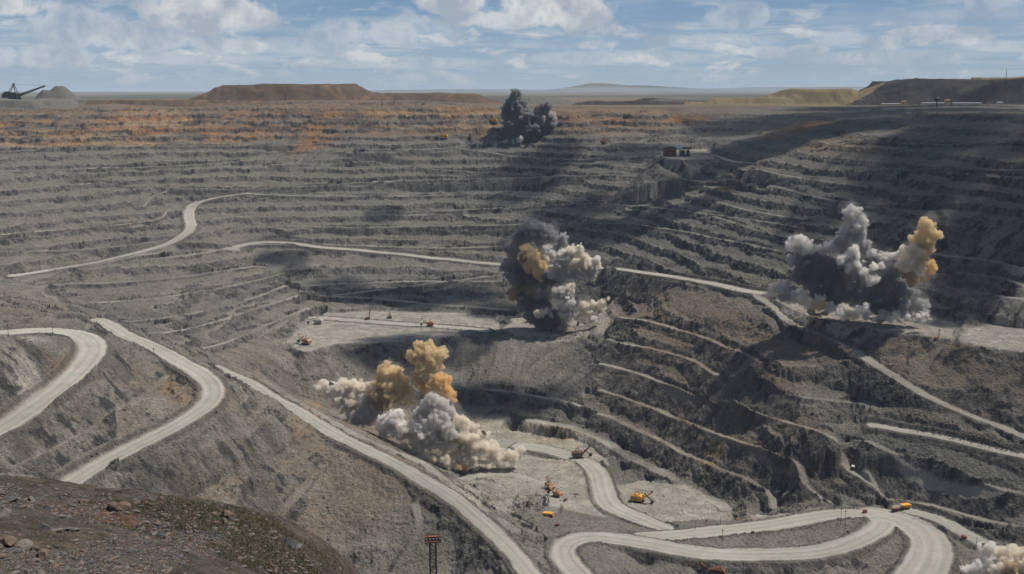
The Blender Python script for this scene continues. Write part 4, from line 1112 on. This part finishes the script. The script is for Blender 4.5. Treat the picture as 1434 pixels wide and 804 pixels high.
plume('ochre_smoke', b4, [(1295,312,7,-4,'o'),(1303,318,9,-4,'o'),(1290,324,9,-4,'o'),(1308,330,7,-4,'o'),(1298,336,11,-4,'o'),(1284,335,8,-2,'o'),(1300,350,10,-4,'o'),(1286,352,11,-4,'t'),(1272,358,10,-2,'t'),(1278,372,12,-4,'t'),(1292,368,9,-6,'o'),(1290,382,9,-6,'t'),(1276,390,10,-2,'b'),(1306,368,7,-4,'O'),(1303,380,7,-5,'O'),(1298,390,6,-5,'O'),(1262,370,9,0,'t'),(1270,382,9,0,'b')], D4, 1.4, .7, 18)
plume('grey_dust', b4, [(1235,444,5,-34,'g'),(1245,447,5,-36,'g'),(1254,444,6,-34,'t'),(1264,448,5,-34,'w'),(1272,443,6,-32,'w'),(1281,447,5,-32,'g'),(1290,444,6,-28,'w'),(1298,441,5,-26,'g'),(1302,446,4,-26,'g'),(1296,434,5,-20,'d'),(1256,438,5,-26,'g'),(1226,448,4,-36,'g'),(1240,438,5,-24,'d')], D4, 1.1, .5, 19)

D5 = on_ground(1395, 800).length*math.cos(math.radians(26))
b5 = blast('small cream blast cloud low at the bottom right by the haul road', 1400, 800, D5)
plume('cream_dust', b5, [(1378,768,8,0,'w'),(1388,766,8,0,'w'),(1398,772,9,0,'t'),(1382,780,9,-3,'w'),(1396,785,10,-3,'t'),(1415,768,7,5,'t'),(1425,772,9,5,'t'),(1420,785,11,0,'t'),(1436,776,9,5,'t'),(1370,795,10,-10,'w'),(1385,798,11,-10,'w'),(1400,800,12,-10,'t'),(1355,800,9,-12,'w'),(1418,802,12,-10,'b'),(1440,795,12,-5,'t'),(1370,812,12,-14,'w'),(1400,816,14,-14,'w'),(1430,816,14,-14,'t'),(1345,812,9,-16,'w'),(1450,785,12,0,'t')], D5, 1.1, .55, 21)
veils()

# ------------------------------------------------------------------ machines
def sv(u, v, **k): return seat(u, v)
rope_shovel('mining_shovel', 'large yellow mining shovel with raised boom on the pit floor', seat(895, 703), math.radians(-20), YELLOW(), 1.15, 42)
rope_shovel('mining_shovel', 'brown mining shovel at the bend of the pit floor road', seat(811, 641), math.radians(10), BROWNP(), 1.15, 45)
rope_shovel('mining_shovel', 'small orange shovel, upper of two on the grey pit bottom', seat(770, 685), math.radians(115), ORANGE(), .85, 62)
rope_shovel('mining_shovel', 'small orange shovel, lower of two on the grey pit bottom', seat(779, 695), math.radians(140), ORANGE(), .85, 40)
rope_shovel('mining_shovel', 'orange shovel with raised boom on the middle bench above the scree', seat(601, 457), math.radians(170), ORANGE(), 1.05, 42)
rope_shovel('mining_shovel', 'dark shovel with orange house digging at the edge of the middle bench', seat(428, 482), math.radians(145), ORANGE(), 1.2, 40)
rope_shovel('mining_shovel', 'white shovel with dark boom at the left end of the middle bench', seat(444, 454), math.radians(175), WHITE(), 1.15, 38)
rope_shovel('mining_shovel', 'dark brown shovel under the bench wall behind the orange drill', seat(546, 445), math.radians(100), BROWNP(), .8, 40)
rope_shovel('mining_shovel', 'bright orange shovel on the brown upper bench left of the black cloud', seat(621, 194), math.radians(170), YELLOW(), 1.5, 42)
rope_shovel('mining_shovel', 'orange shovel close against the left edge of the black cloud', seat(690, 171), math.radians(170), YELLOW(), 1.5, 50)
rope_shovel('mining_shovel', 'orange shovel on the upper bench right of the black cloud', seat(846, 201), math.radians(20), ORANGE(), 1.3, 40)
rope_shovel('mining_shovel', 'dark shovel on the upper bench between orange shovel and cloud', seat(658, 194), math.radians(90), STEEL(), 1.1, 48)
rope_shovel('mining_shovel', 'white shovel standing at the end of the pale upper bench road', seat(507, 210), math.radians(185), WHITE(), 1.2, 38)
rope_shovel('mining_shovel', 'dark red shovel cut off by the bottom edge of the picture', seat(1002, 806), math.radians(160), RUST(), 1.0, 30)
drill_rig('orange drill rig with upright mast on the middle bench', seat(515, 447), .3, ORANGE(), 1.0)
drill_rig('orange drill rig with mast beside the wide dark blast cloud', seat(1312, 474), .5, ORANGE(), .8)
haul_truck('haul_truck', 'yellow dump truck parked on the grey pit bottom', seat(768, 723), math.radians(-25), YELLOW(), 1.05)
haul_truck('haul_truck', 'orange dump truck at the road junction under the right wall', seat(1267, 713), math.radians(205), YELLOW(), 1.1)
haul_truck('haul_truck', 'dark brown truck just left of the orange truck at the junction', seat(1254, 716), math.radians(205), BROWNP(), .8)
haul_truck('haul_truck', 'dark truck on the pale upper bench road behind the white shovel', seat(551, 209), 0, BROWNP(), 1.)
haul_truck('haul_truck', 'white truck driving on the narrow track below the right bench road', seat(1195, 653), 1.0, WHITE(), .6)
for (u, v, s, l) in ((792,701,1.,'small red hut at the corner of the grey pit bottom, above the other one'),(780,737,1.1,'small red hut beside the road bend under the pit bottom'),(1350,754,1.2,'red hut on the dusty road near the cream cloud'),(1211,718,1.1,'dark red hut beside the junction under the tan spoil heap'),(1033,728,1.1,'red hut at the right corner of the fenced pit floor'),(989,457 if False else 730,.7,'small dark red hut on the floor edge left of the other hut')):
    hut(l, seat(u, v), random.uniform(0, 3), REDP(), s)
# poles: (u, v of foot, v of top, label)
PO = [(12,471,453,'power pole inside the left hairpin, nearest the left edge of the picture'),(74,470,452,'power pole inside the left hairpin, at its head'),(128,460,443,'power pole between the two left hand roads'),(181,465,451,'power pole on the bank behind the second road'),(216,502,487,'power pole on the near edge of the second road'),
  (292,512,499,'power pole on the bank at the start of the long haul road'),(1009,735,723,'power pole behind the upper arm of the hairpin'),(1011,760,741,'power pole on the near edge of the hairpin island'),(1177,736,712,'left one of a close pair of tall poles in the hairpin island'),(1183,737,714,'right one of a close pair of tall poles in the hairpin island'),
  (1169,714,703,'short pole beside the tan spoil under the right wall'),(1029,668,656,'power pole on the lowest bench track of the right hillside'),(973,742,730,'power pole at the corner of the floor fence'),(1012,409,401,'power pole left of the dark cloud, first of three'),(1023,411,402,'power pole left of the dark cloud, middle of three'),(1030,413,404,'power pole left of the dark cloud, third of three'),
  (853,664,652,'lone pole on the track above the pit floor road'),(742,690,680,'lone pole on the grey pit bottom'),(1367,765,751,'pole standing by the dusty road at bottom right'),(1315,656,645,'pole on the long bench under the pale bench road'),(745,758,745,'pole between the long haul road and the hairpin')]
for (u, v, vt, l) in PO:
    p = seat(u, v); h = (v-vt)*p.length/FOC*1.05
    pole(l, p, h, 'power poles along the pit roads', 2 if h > 12 else 1)
for (u, v, vt, l) in ((400,139,130,'pole standing against the flat brown spoil heap'),(361,157,148,'pole on the plateau left below the flat spoil heap'),(535,148,138,'pole on the far rim, left one of two'),(552,146,139,'pole on the far rim, right one of two'),(1408,116,100,'tall mast against the sky on the far right spoil heap'),(1258,131,121,'mast in front of the far right spoil heap'),(1374,143,126,'left one of two tall masts on the right plateau'),(1379,143,124,'right one of two tall masts on the right plateau')):
    p = on_ground(u, v+1, 2000.); h = (v-vt)*p.length/FOC*1.1
    t = pole(l, p, h, 'tall poles on the far rim', 2); 
    for ch in t.children:
        if ch.name.startswith('post'): ch.scale = (4, 4, 1)
        if ch.name.startswith('cross'): ch.scale = (3, 6, 1)

# ------------------------------------------------------------------ lattice floodlight tower near the camera
def flood_tower():
    # foot hidden below the frame; lamp platform at (607, 745)
    dist = 430.
    top = at_d(606, 758, dist); h = 34.
    gz = ground_z(top[0], top[1]); h = min(max(top[2]-gz, 20.), 400.)
    t = thing('floodlight_tower', 'dark lattice tower with rusty floodlight platform at the bottom of the picture', 'light tower', (top[0], top[1], gz), .15)
    w = 3.3
    m = MB()
    for a in (-1, 1):
        for b in (-1, 1): m.bar((a*w/2, b*w/2, 0), (a*w*.42, b*w*.42, h), .42)
    m.build('lattice_post', STEEL(), t)
    m = MB(); k = int(h/3.2)
    for i in range(k):
        z = i*h/k; z2 = (i+1)*h/k; q = w/2
        for (x0, y0, x1, y1) in ((-q, -q, q, -q), (q, -q, q, q), (q, q, -q, q), (-q, q, -q, -q)):
            m.bar((x0*.92, y0*.92, z), (x1*.92, y1*.92, z2), .2) if i % 2 else m.bar((x1*.92, y1*.92, z), (x0*.92, y0*.92, z2), .2)
            m.bar((x0*.92, y0*.92, z2), (x1*.92, y1*.92, z2), .2)
    m.build('lattice_brace', STEEL(), t)
    p = MB().box((0, 0, h+.3), (7.6, 4.4, .5)).build('platform', RUST(), t)
    m = MB()
    for x in np.arange(-3.6, 3.7, 1.2):
        for y in (-2.1, 2.1): m.bar((x, y, h+.4), (x, y, h+3.), .2)
    for z in (1.2, 2.2, 3.): 
        for y in (-2.1, 2.1): m.bar((-3.7, y, h+z), (3.7, y, h+z), .2)
        for x in (-3.7, 3.7): m.bar((x, -2.1, h+z), (x, 2.1, h+z), .2)
    m.build('railing', RUST(), p)
    for i, x in enumerate((-3., -1.5, 0, 1.5, 3.)):
        l = MB().disc((x, -2.5, h+1.9), (0, -1, -.5), .62, .7, 14).build('floodlight', STEEL(), t)
        MB().disc((x, -2.9, h+1.7), (0, -1, -.5), .5, .1, 14).build('lamp_glass', GLASS(), l)
    MB().box((0, 0, h+1.5), (4.6, 2.0, 2.0), bevel=.1).build('equipment_box', RUST(), t)
flood_tower()

# ------------------------------------------------------------------ crushing plant on the far bench
def crusher():
    p = seat(942, 219); t = thing('crushing_plant', 'rusty brown crushing plant with pale roof on the far bench', 'plant building', p, .1)
    s = 1.0
    b = MB().box((-8, 0, 10), (26, 16, 20)).build('main_hall', RUST(), t)
    MB().prism([(-22, 20), (6, 20), (6, 21), (-8, 24), (-22, 21)], -8.6, 8.6).build('roof', STEEL(), b)
    m = MB()
    for x in (-18, -13, -8, -3, 2): 
        for z in (6, 13): m.box((x, -8.05, z), (2.6, .2, 3.))
    m.build('window', GLASS(), b)
    MB().box((12, 0, 22), (16, 12, 8)).build('top_house', TIN(), t)
    m = MB()
    for x in (7, 17, 27, 37):
        for y in (-5, 5): m.bar((x, y, 0), (x, y, 18), 1.1)
        m.bar((x, -5, 0), (x, 5, 18), .6)
    m.build('steel_frame', RUST(), t)
    MB().box((24, 0, 19), (40, 8, 4)).build('conveyor_gallery', RUST(), t)
    MB().prism([(18, 0), (30, 0), (26, 14), (20, 14)], -5, 5).build('hopper', STEEL(), t)
    MB().prism([(32, 0), (41, 0), (38, 15), (34, 15)], -5, 5).build('hopper', STEEL(), t)
crusher()
def portal():
    p = seat(1262, 250); t = thing('loading_station', 'grey concrete loading station built into the dark right wall', 'plant building', p, 0.2, None, .62)
    MB().box((-12, 0, 12), (14, 10, 28)).build('wall', mat('stained_concrete', (.2, .19, .175), .9, dirt=(.08, .08, .08), scale=.2), t)  # wall colour darkened for the shade it stands in, with random darker blotches
    MB().box((4, 2, 9), (16, 10, 18)).build('hall', STEEL(), t)
    MB().box((-12, -5.1, 6), (7, .3, 10)).build('opening', RUBBER(), t)  # black panel on the wall stands for the shade inside an opening
    MB().bar((10, 0, 16), (30, 0, -4), 3.).build('conveyor', STEEL(), t)
portal()

# ------------------------------------------------------------------ walking dragline at far left, plateau buildings
def dragline():
    p = on_ground(20, 131, 2500.); q = at_d(20, 129.5, 3380.)
    gz = ground_z(q[0], q[1]); t = thing('dragline', 'dark dragline excavator with long sloping boom on the skyline at far left', 'excavator', (q[0], q[1], gz), -.1)
    MB().disc((0, 0, 2), (0, 0, 1), 10, 4, 20).build('base_tub', STEEL(), t)
    for y in (-12, 12): MB().box((0, y, 3), (26, 4, 5), bevel=.6).build('walking_shoe', STEEL(), t)
    b = MB().prism([(-34, 5), (12, 5), (12, 17), (6, 21), (-30, 19), (-34, 14)], -10, 10).build('machine_house', STEEL(), t)
    MB().box((-22, 0, 21), (14, 10, 5)).build('roof_vent', STEEL(), b)
    MB().box((14, 9, 14), (7, 5, 6)).build('cab', STEEL(), t)
    m = MB()
    for y in (-6, 6): m.bar((8, y, 18), (0, y*.4, 44), 1.8); m.bar((-18, y, 18), (0, y*.4, 44), 1.5)
    m.box((0, 0, 45), (4, 7, 4)).build('gantry', STEEL(), t)
    m = MB(); L = 92; a = math.radians(19)
    def bp(k, y, z): return (12+k*L*math.cos(a), y*(1-.7*k), 9+k*L*math.sin(a)+z*(1-.6*k))
    for y in (-5, 5):
        for z in (0, 5): m.bar(bp(0, y, z), bp(1, y, z), 1.4)
    for i in range(14):
        k, k2 = i/14, (i+1)/14
        for y in (-5, 5): m.bar(bp(k, y, 0), bp(k2, y, 5), .8)
        m.bar(bp(k, -5, 5), bp(k2, 5, 5), .7)
    m.build('boom', STEEL(), t)
    m = MB()
    for y in (-2, 2): m.bar((0, y, 45), bp(1, y, 5), .35)
    m.build('cable', STEEL(), t)
    MB().box((-62, 0, 8), (26, 12, 12), bevel=.8).box((-80, 0, 6), (14, 10, 8)).build('power_house', STEEL(), t)
dragline()
def shed(label, u, v, w, d, h, wall, roof, rz=0., flat=False, dist=3480.):
    q = at_d(u, v, dist); gz = ground_z(q[0], q[1])
    t = thing('site_building', label, 'building', (q[0], q[1], gz), rz, 'low buildings on the right hand plateau')
    b = MB().box((0, 0, h/2), (w, d, h)).build('wall', wall, t)
    m = MB(); nwin = max(2, int(w/9))
    for i in range(nwin): m.box((-w/2+(i+.5)*w/nwin, -d/2-.05, h*.6), (w/nwin*.45, .2, h*.3))
    m.build('window', GLASS(), b)
    MB().prism([(-d/2-.5, h), (d/2+.5, h), (d/2+.5, h+.4), (0, h+(1. if flat else 2.6)), (-d/2-.5, h+.4)], -w/2-.5, w/2+.5).build('roof', roof, t).rotation_euler = (0, 0, math.pi/2)
    return t
shed('long pale flat building left of centre in the plateau row', 1308, 134.4, 75, 12, 6, CONC(), TIN(), 0, True)
shed('tan two storey block in the middle of the plateau row', 1327, 133.4, 13, 12, 15, TANW(), TANW(), 0, True)
shed('tan block with flat roof at the left of the plateau row', 1267, 131.2, 14, 10, 13, TANW(), TANW(), 0, True)
shed('long low tan shed at the left end of the plateau row', 1248, 132.4, 60, 10, 5, TANW(), TIN(), 0, True)
shed('long pale shed right of the tan two storey block', 1355, 133.6, 90, 10, 5, CONC(), TIN(), 0, True)
shed('small white hall at the right end of the plateau row', 1401, 133.0, 16, 10, 7, CONC(), TIN(), 0, True)
def ptank():
    q = at_d(1312, 143, 2900.); gz = ground_z(q[0], q[1]); t = thing('water_tower', 'dark round water tower on a thin stem in front of the plateau buildings', 'water tower', (q[0], q[1], gz))
    MB().bar((0, 0, 0), (0, 0, 17), 1.6, seg=12).build('stem', STEEL(), t)
    MB().ball((0, 0, 21), 7., 3, (1, 1, .8)).build('tank', STEEL(), t)
    MB().disc((0, 0, 27), (0, 0, 1), 2.2, 1.2, 12).build('cap', STEEL(), t)
ptank()

# ------------------------------------------------------------------ clouds over the mine (their shadows lie on the benches)
def hit_full(u, v):
    return np.array(on_ground(u, v, 560.))
SHADOWS = [(1330,200,130,34,0,.8),(1250,172,190,14,0,.7),(1410,300,80,70,0,.8),(1180,163,150,14,0,.6),(1300,275,60,30,0,.7),(1075,200,70,18,-20,.75),(950,270,110,22,-28,.8),(860,322,110,15,0,.75),(745,238,62,22,-18,.65),(725,275,44,16,-10,.5),(790,300,70,20,-14,.65),(900,212,60,10,0,.5),
   (590,488,90,22,0,.85),(520,505,50,16,10,.5),(680,556,100,22,8,.85),(538,300,24,13,0,.6),(395,362,34,16,0,.65),(415,380,16,10,0,.6),(590,418,120,16,0,.75),(470,400,40,12,0,.5),(1062,502,20,9,0,.7),(1390,127,60,6,0,.6),(1240,150,120,10,0,.6),(700,440,40,14,0,.7)]
def build_clouds():
    t = bpy.data.objects.new('sky_clouds', None); C.objects.link(t); t['kind'] = 'structure'
    m = bpy.data.materials.new('cloud_vapour'); m.use_nodes = True; g = NT(m.node_tree)
    tc = g.new('ShaderNodeTexCoord'); sp = g.new('ShaderNodeSeparateXYZ'); g.link(tc.outputs['Object'], sp.inputs[0])
    r2 = g.math('SQRT', g.math('ADD', g.math('MULTIPLY', sp.outputs[0], sp.outputs[0]), g.math('MULTIPLY', sp.outputs[1], sp.outputs[1])))
    n = g.new('ShaderNodeTexNoise', i_Scale=1.3, i_Detail=6., i_Roughness=.6, noise_dimensions='4D'); g.link(tc.outputs['Object'], n.inputs['Vector']); oi = g.new('ShaderNodeObjectInfo'); g.link(g.math('MULTIPLY', oi.outputs['Random'], 50.), n.inputs['W'])
    dens = g.math('SUBTRACT', g.math('SUBTRACT', 1.15, r2), g.math('MULTIPLY', g.math('SUBTRACT', n.outputs[0], .5), 2.6))
    at = g.new('ShaderNodeObjectInfo')
    al = g.math('MULTIPLY', g.ramp(dens, [(.12, 0.), (.62, 1.)]), at.outputs['Alpha'])
    d = g.new('ShaderNodeBsdfDiffuse', i_Color=(.8, .8, .82, 1)); tr = g.new('ShaderNodeBsdfTransparent')
    mx = g.new('ShaderNodeMixShader'); g.link(al, mx.inputs[0]); g.link(tr.outputs[0], mx.inputs[1]); g.link(d.outputs[0], mx.inputs[2])
    o = g.new('ShaderNodeOutputMaterial'); g.link(mx.outputs[0], o.inputs[0])
    S = np.array(SUN_DIR); alt = 1300.
    for i, (u, v, ru, rv, ang, s) in enumerate(SHADOWS):
        c = hit_full(u, v); a = math.radians(ang); sl_ = np.linalg.norm(c)
        ax = hit_full(u+ru*math.cos(a), v+ru*math.sin(a))-c; ay = hit_full(u+rv*math.sin(a), v-rv*math.cos(a))-c
        ax[2] = ay[2] = 0
        lim = ru*sl_/FOC*3.
        if np.linalg.norm(ax) > lim: ax *= lim/np.linalg.norm(ax)
        lim = rv*sl_/FOC*7.
        if np.linalg.norm(ay) > lim: ay *= lim/np.linalg.norm(ay)
        ax *= 1.15; ay *= 1.15
        p = c+S*((alt+(i % 5)*45-c[2])/S[2])
        bm = bmesh.new(); bmesh.ops.create_icosphere(bm, subdivisions=4, radius=1.)
        me = bpy.data.meshes.new('cloud'); bm.to_mesh(me); bm.free(); me.materials.append(m)
        for pl in me.polygons: pl.use_smooth = True
        ob = bpy.data.objects.new('cloud', me); C.objects.link(ob); ob.parent = t
        ob.color = (1, 1, 1, min(1., float(s)*1.08))
        ob.matrix_world = Matrix(((ax[0], ay[0], 0, p[0]), (ax[1], ay[1], 0, p[1]), (0, 0, 40, p[2]), (0, 0, 0, 1)))
build_clouds()

# ------------------------------------------------------------------ stones and grass of the near slope
def rock_mesh(name, seed, m):
    r_ = random.Random(seed); bm = bmesh.new(); bmesh.ops.create_icosphere(bm, subdivisions=3, radius=1.)
    co = np.array([v.co[:] for v in bm.verts]); pl_ = [np.array([r_.gauss(0, 1) for _ in range(3)]) for _ in range(13)]
    for n_ in pl_:
        n_ /= np.linalg.norm(n_); d = r_.uniform(.5, .85); k = co@n_; over = k > d; co[over] -= np.outer((k-d)[over], n_)
    co *= np.array([1., r_.uniform(.55, .9), r_.uniform(.35, .6)]); co += np.stack([noise3(co+seed, .35, seed+i) for i in range(3)], 1)*.05
    for v, c in zip(bm.verts, co): v.co = c
    me = bpy.data.meshes.new(name); bm.to_mesh(me); bm.free(); me.materials.append(m); return me
def stone_mat(nm, c): return mat(nm, c, .95, 0, .8, .45, 1.7, None)
SM = [stone_mat('grey_stone', (.085, .076, .066)), stone_mat('rust_stone', (.10, .068, .05)), stone_mat('pale_stone', (.105, .093, .078)), stone_mat('slate_stone', (.055, .053, .053))]
RM = [rock_mesh('boulder', 40+i, SM[i % 4]) for i in range(8)]
BW = ['grey', 'rust coloured', 'pale', 'dark slate']
placed = [(118,704,1.0,1),(160,712,1.3,1),(173,708,1.2,1),(190,716,.7,2),(230,720,.6,0),(318,724,1.4,1),(405,762,1.5,3),(418,766,1.1,2),(60,738,.9,3),(100,742,1.0,0),(30,765,1.2,2),(15,700,1.1,3),(5,720,1.2,0),(45,700,.9,2),(66,712,.8,3),(350,750,.7,2),(300,740,.6,0),(380,745,.8,0),(10,760,1.4,1),(60,780,1.2,1)]
wh = ['on the crest at its left part','on the crest below the second road','standing on the crest near the road end','on the crest right of the largest stone','on the middle of the crest','high on the crest above the grass','low on the right shoulder of the slope','on the right shoulder beside a dark stone','on the bare left part of the slope','on the scree beside the grass','near the left edge low on the slope','at the far left of the crest','below the crest at the left edge','just left of the grass at the crest','in the scree under the crest','on the gravel right of the grass','in the middle of the grass','near the right end of the crest','at the left edge of the picture','near the bottom left corner']
for i, ((u, v, s, k), w) in enumerate(zip(placed, wh)):
    p = on_ground(u, v+1.5, 60.)
    if p.length > 320: continue
    me = RM[k+4*(i % 2)]
    o = bpy.data.objects.new('boulder', me); C.objects.link(o); o.location = p+Vector((0, 0, s*.12)); o.scale = (s*.95,)*3
    o.rotation_euler = (random.uniform(-.3, .3), random.uniform(-.3, .3), random.uniform(0, 6))
    tag(o, '%s boulder %s' % (BW[k], w), 'boulder', 'boulders on the near slope')
def scatter(name, pts, sizes, meshes, lab, cat):
    vs, fs, mi, off = [], [], [], 0
    base = []
    for me in meshes:
        base.append((np.array([v.co[:] for v in me.vertices]), np.array([p.vertices[:] for p in me.polygons])))
    for i, (p, s) in enumerate(zip(pts, sizes)):
        k = random.randrange(len(meshes)); c, f = base[k]; a = random.uniform(0, 6.3); ca, sa = math.cos(a), math.sin(a)
        q = c*s; q = np.stack([q[:, 0]*ca-q[:, 1]*sa, q[:, 0]*sa+q[:, 1]*ca, q[:, 2]], 1)+np.array(p)
        vs.append(q); fs.append(f+off); off += len(q); mi.append(np.full(len(f), k, np.int32))
    vs = np.concatenate(vs).astype(np.float32); fs = np.concatenate(fs).astype(np.int32); mi = np.concatenate(mi)
    me = bpy.data.meshes.new(name); me.vertices.add(len(vs)); me.vertices.foreach_set('co', vs.ravel())
    me.loops.add(fs.size); me.loops.foreach_set('vertex_index', fs.ravel()); me.polygons.add(len(fs)); me.polygons.foreach_set('loop_start', np.arange(0, fs.size, 3, dtype=np.int32))
    for mm in meshes: me.materials.append(mm.materials[0])
    me.polygons.foreach_set('material_index', mi); me.update(calc_edges=True)
    o = bpy.data.objects.new(name, me); C.objects.link(o); tag(o, lab, cat, None, 'stuff'); return o
def small_rock(seed, m):
    me = rock_mesh('pebble', seed, m); bm = bmesh.new(); bmesh.ops.create_icosphere(bm, subdivisions=1, radius=1.)
    r_ = random.Random(seed)
    ax_ = (r_.uniform(.9, 1.5), r_.uniform(.45, .8), r_.uniform(.25, .5))
    for v in bm.verts: v.co = Vector((v.co.x*ax_[0]*r_.uniform(.6, 1.15), v.co.y*ax_[1]*r_.uniform(.6, 1.15), v.co.z*ax_[2]*r_.uniform(.5, 1.2)))
    me = bpy.data.meshes.new('pebble'); bm.to_mesh(me); bm.free(); me.materials.append(m); return me
SR = [small_rock(60+i, SM[i % 4]) for i in range(8)]
pts, sz = [], []
for _ in range(32000):
    u = random.uniform(-60, 520); v = random.uniform(655, 830); p = on_ground(u, v, 60.)
    if p.length > 260: continue
    if random.random() < .9 and fbm(np.array([p.x]), np.array([p.y]), 9, 3, 401)[0] < .0: continue
    s = .06+abs(random.gauss(0, .085))+(random.random() < .035)*random.uniform(.2, .5); pts.append((p.x, p.y, p.z+s*.05)); sz.append(s)
scatter('loose_stones', pts, sz, SR, 'loose grey and rusty stones strewn over the near slope', 'stones')
# rubble ridge on the right, scattered blocks on the screes
pts, sz = [], []
L = np.array([at_z(*q) for q in [(1100,448,-297),(1160,475,-301),(1230,510,-311),(1280,545,-323),(1330,572,-335),(1380,592,-341),(1440,612,-345)]])
for _ in range(2600):
    k = random.randrange(len(L)-1); t_ = random.random(); c = L[k]*(1-t_)+L[k+1]*t_
    x, y = c[0]+random.gauss(3, 6), c[1]+random.gauss(5, 6); s = .5+abs(random.gauss(0, .55)); pts.append((x, y, ground_z(x, y)+s*.1)); sz.append(s)
for _ in range(9000):
    u = random.uniform(0, 1434); v = random.uniform(420, 804); p = on_ground(u, v)
    i = np.searchsorted(rr, math.hypot(p.x, p.y)); j = np.searchsorted(aa, math.atan2(p.x, p.y))
    if i >= len(rr) or road[i, j] > .05: continue
    s = .4+abs(random.gauss(0, .45))+(random.random() < .03)*random.uniform(.6, 1.4); pts.append((p.x, p.y, p.z)); sz.append(s)
scatter('rubble', pts, sz, SR, 'fallen blocks scattered along the benches and screes', 'rubble')
def grass():
    vs, fs = [], []; r_ = random.Random(5)
    for _ in range(26000):
        u = r_.uniform(-20, 480); v = r_.uniform(672, 815); 
        p = GRC(u, v)
        if p is None: continue
        i = min(np.searchsorted(rr, math.hypot(p[0], p[1])), len(rr)-1); j = min(np.searchsorted(aa, math.atan2(p[0], p[1])), len(aa)-1)
        if r_.random() > GREEN[i, j]*1.2: continue
        for b in range(5):
            a = r_.uniform(0, 6.3); h = r_.uniform(.12, .38); w = .03; x = p[0]+r_.gauss(0, .12); y = p[1]+r_.gauss(0, .12); lx, ly = r_.gauss(0, .12), r_.gauss(0, .12)
            n0 = len(vs); vs += [(x-w*math.cos(a), y-w*math.sin(a), p[2]-.03), (x+w*math.cos(a), y+w*math.sin(a), p[2]-.03), (x+lx, y+ly, p[2]+h)]; fs.append((n0, n0+1, n0+2))
    if not vs: return
    me = bpy.data.meshes.new('grass'); me.from_pydata(vs, [], fs); m = mat('grass_blade', (.058, .060, .026), .8, 0, 0, .5, .4, (.11, .085, .04)); me.materials.append(m)
    o = bpy.data.objects.new('grass', me); C.objects.link(o); tag(o, 'short green and straw coloured grass on the near slope', 'grass', None, 'stuff')
_fi = np.where(rr < 240)[0][-1]
def GRC(u, v):
    p = on_ground(u, v, 60.)
    return tuple(p) if p.length < 260 else None
grass()

# ------------------------------------------------------------------ air between the camera and the far plain
def haze():
    bm = bmesh.new(); bmesh.ops.create_cube(bm, size=1.)
    x0, x1, y0, y1, z0, z1 = -95000, 95000, -3000, 95000, float(Z.min())-1.5, 90.
    for v in bm.verts: v.co = Vector(((v.co.x+.5)*(x1-x0)+x0, (v.co.y+.5)*(y1-y0)+y0, (v.co.z+.5)*(z1-z0)+z0))
    me = bpy.data.meshes.new('haze'); bm.to_mesh(me); bm.free()
    m = bpy.data.materials.new('haze'); m.use_nodes = True; g = NT(m.node_tree)
    p = g.new('ShaderNodeVolumePrincipled'); p.inputs['Color'].default_value = (.62, .74, .92, 1); p.inputs['Density'].default_value = HAZE_D; p.inputs['Anisotropy'].default_value = .0
    o = g.new('ShaderNodeOutputMaterial'); g.link(p.outputs[0], o.inputs['Volume'])
    me.materials.append(m); ob = bpy.data.objects.new('haze', me); C.objects.link(ob); ob['kind'] = 'stuff'
HAZE_D = 1.9e-5
haze()
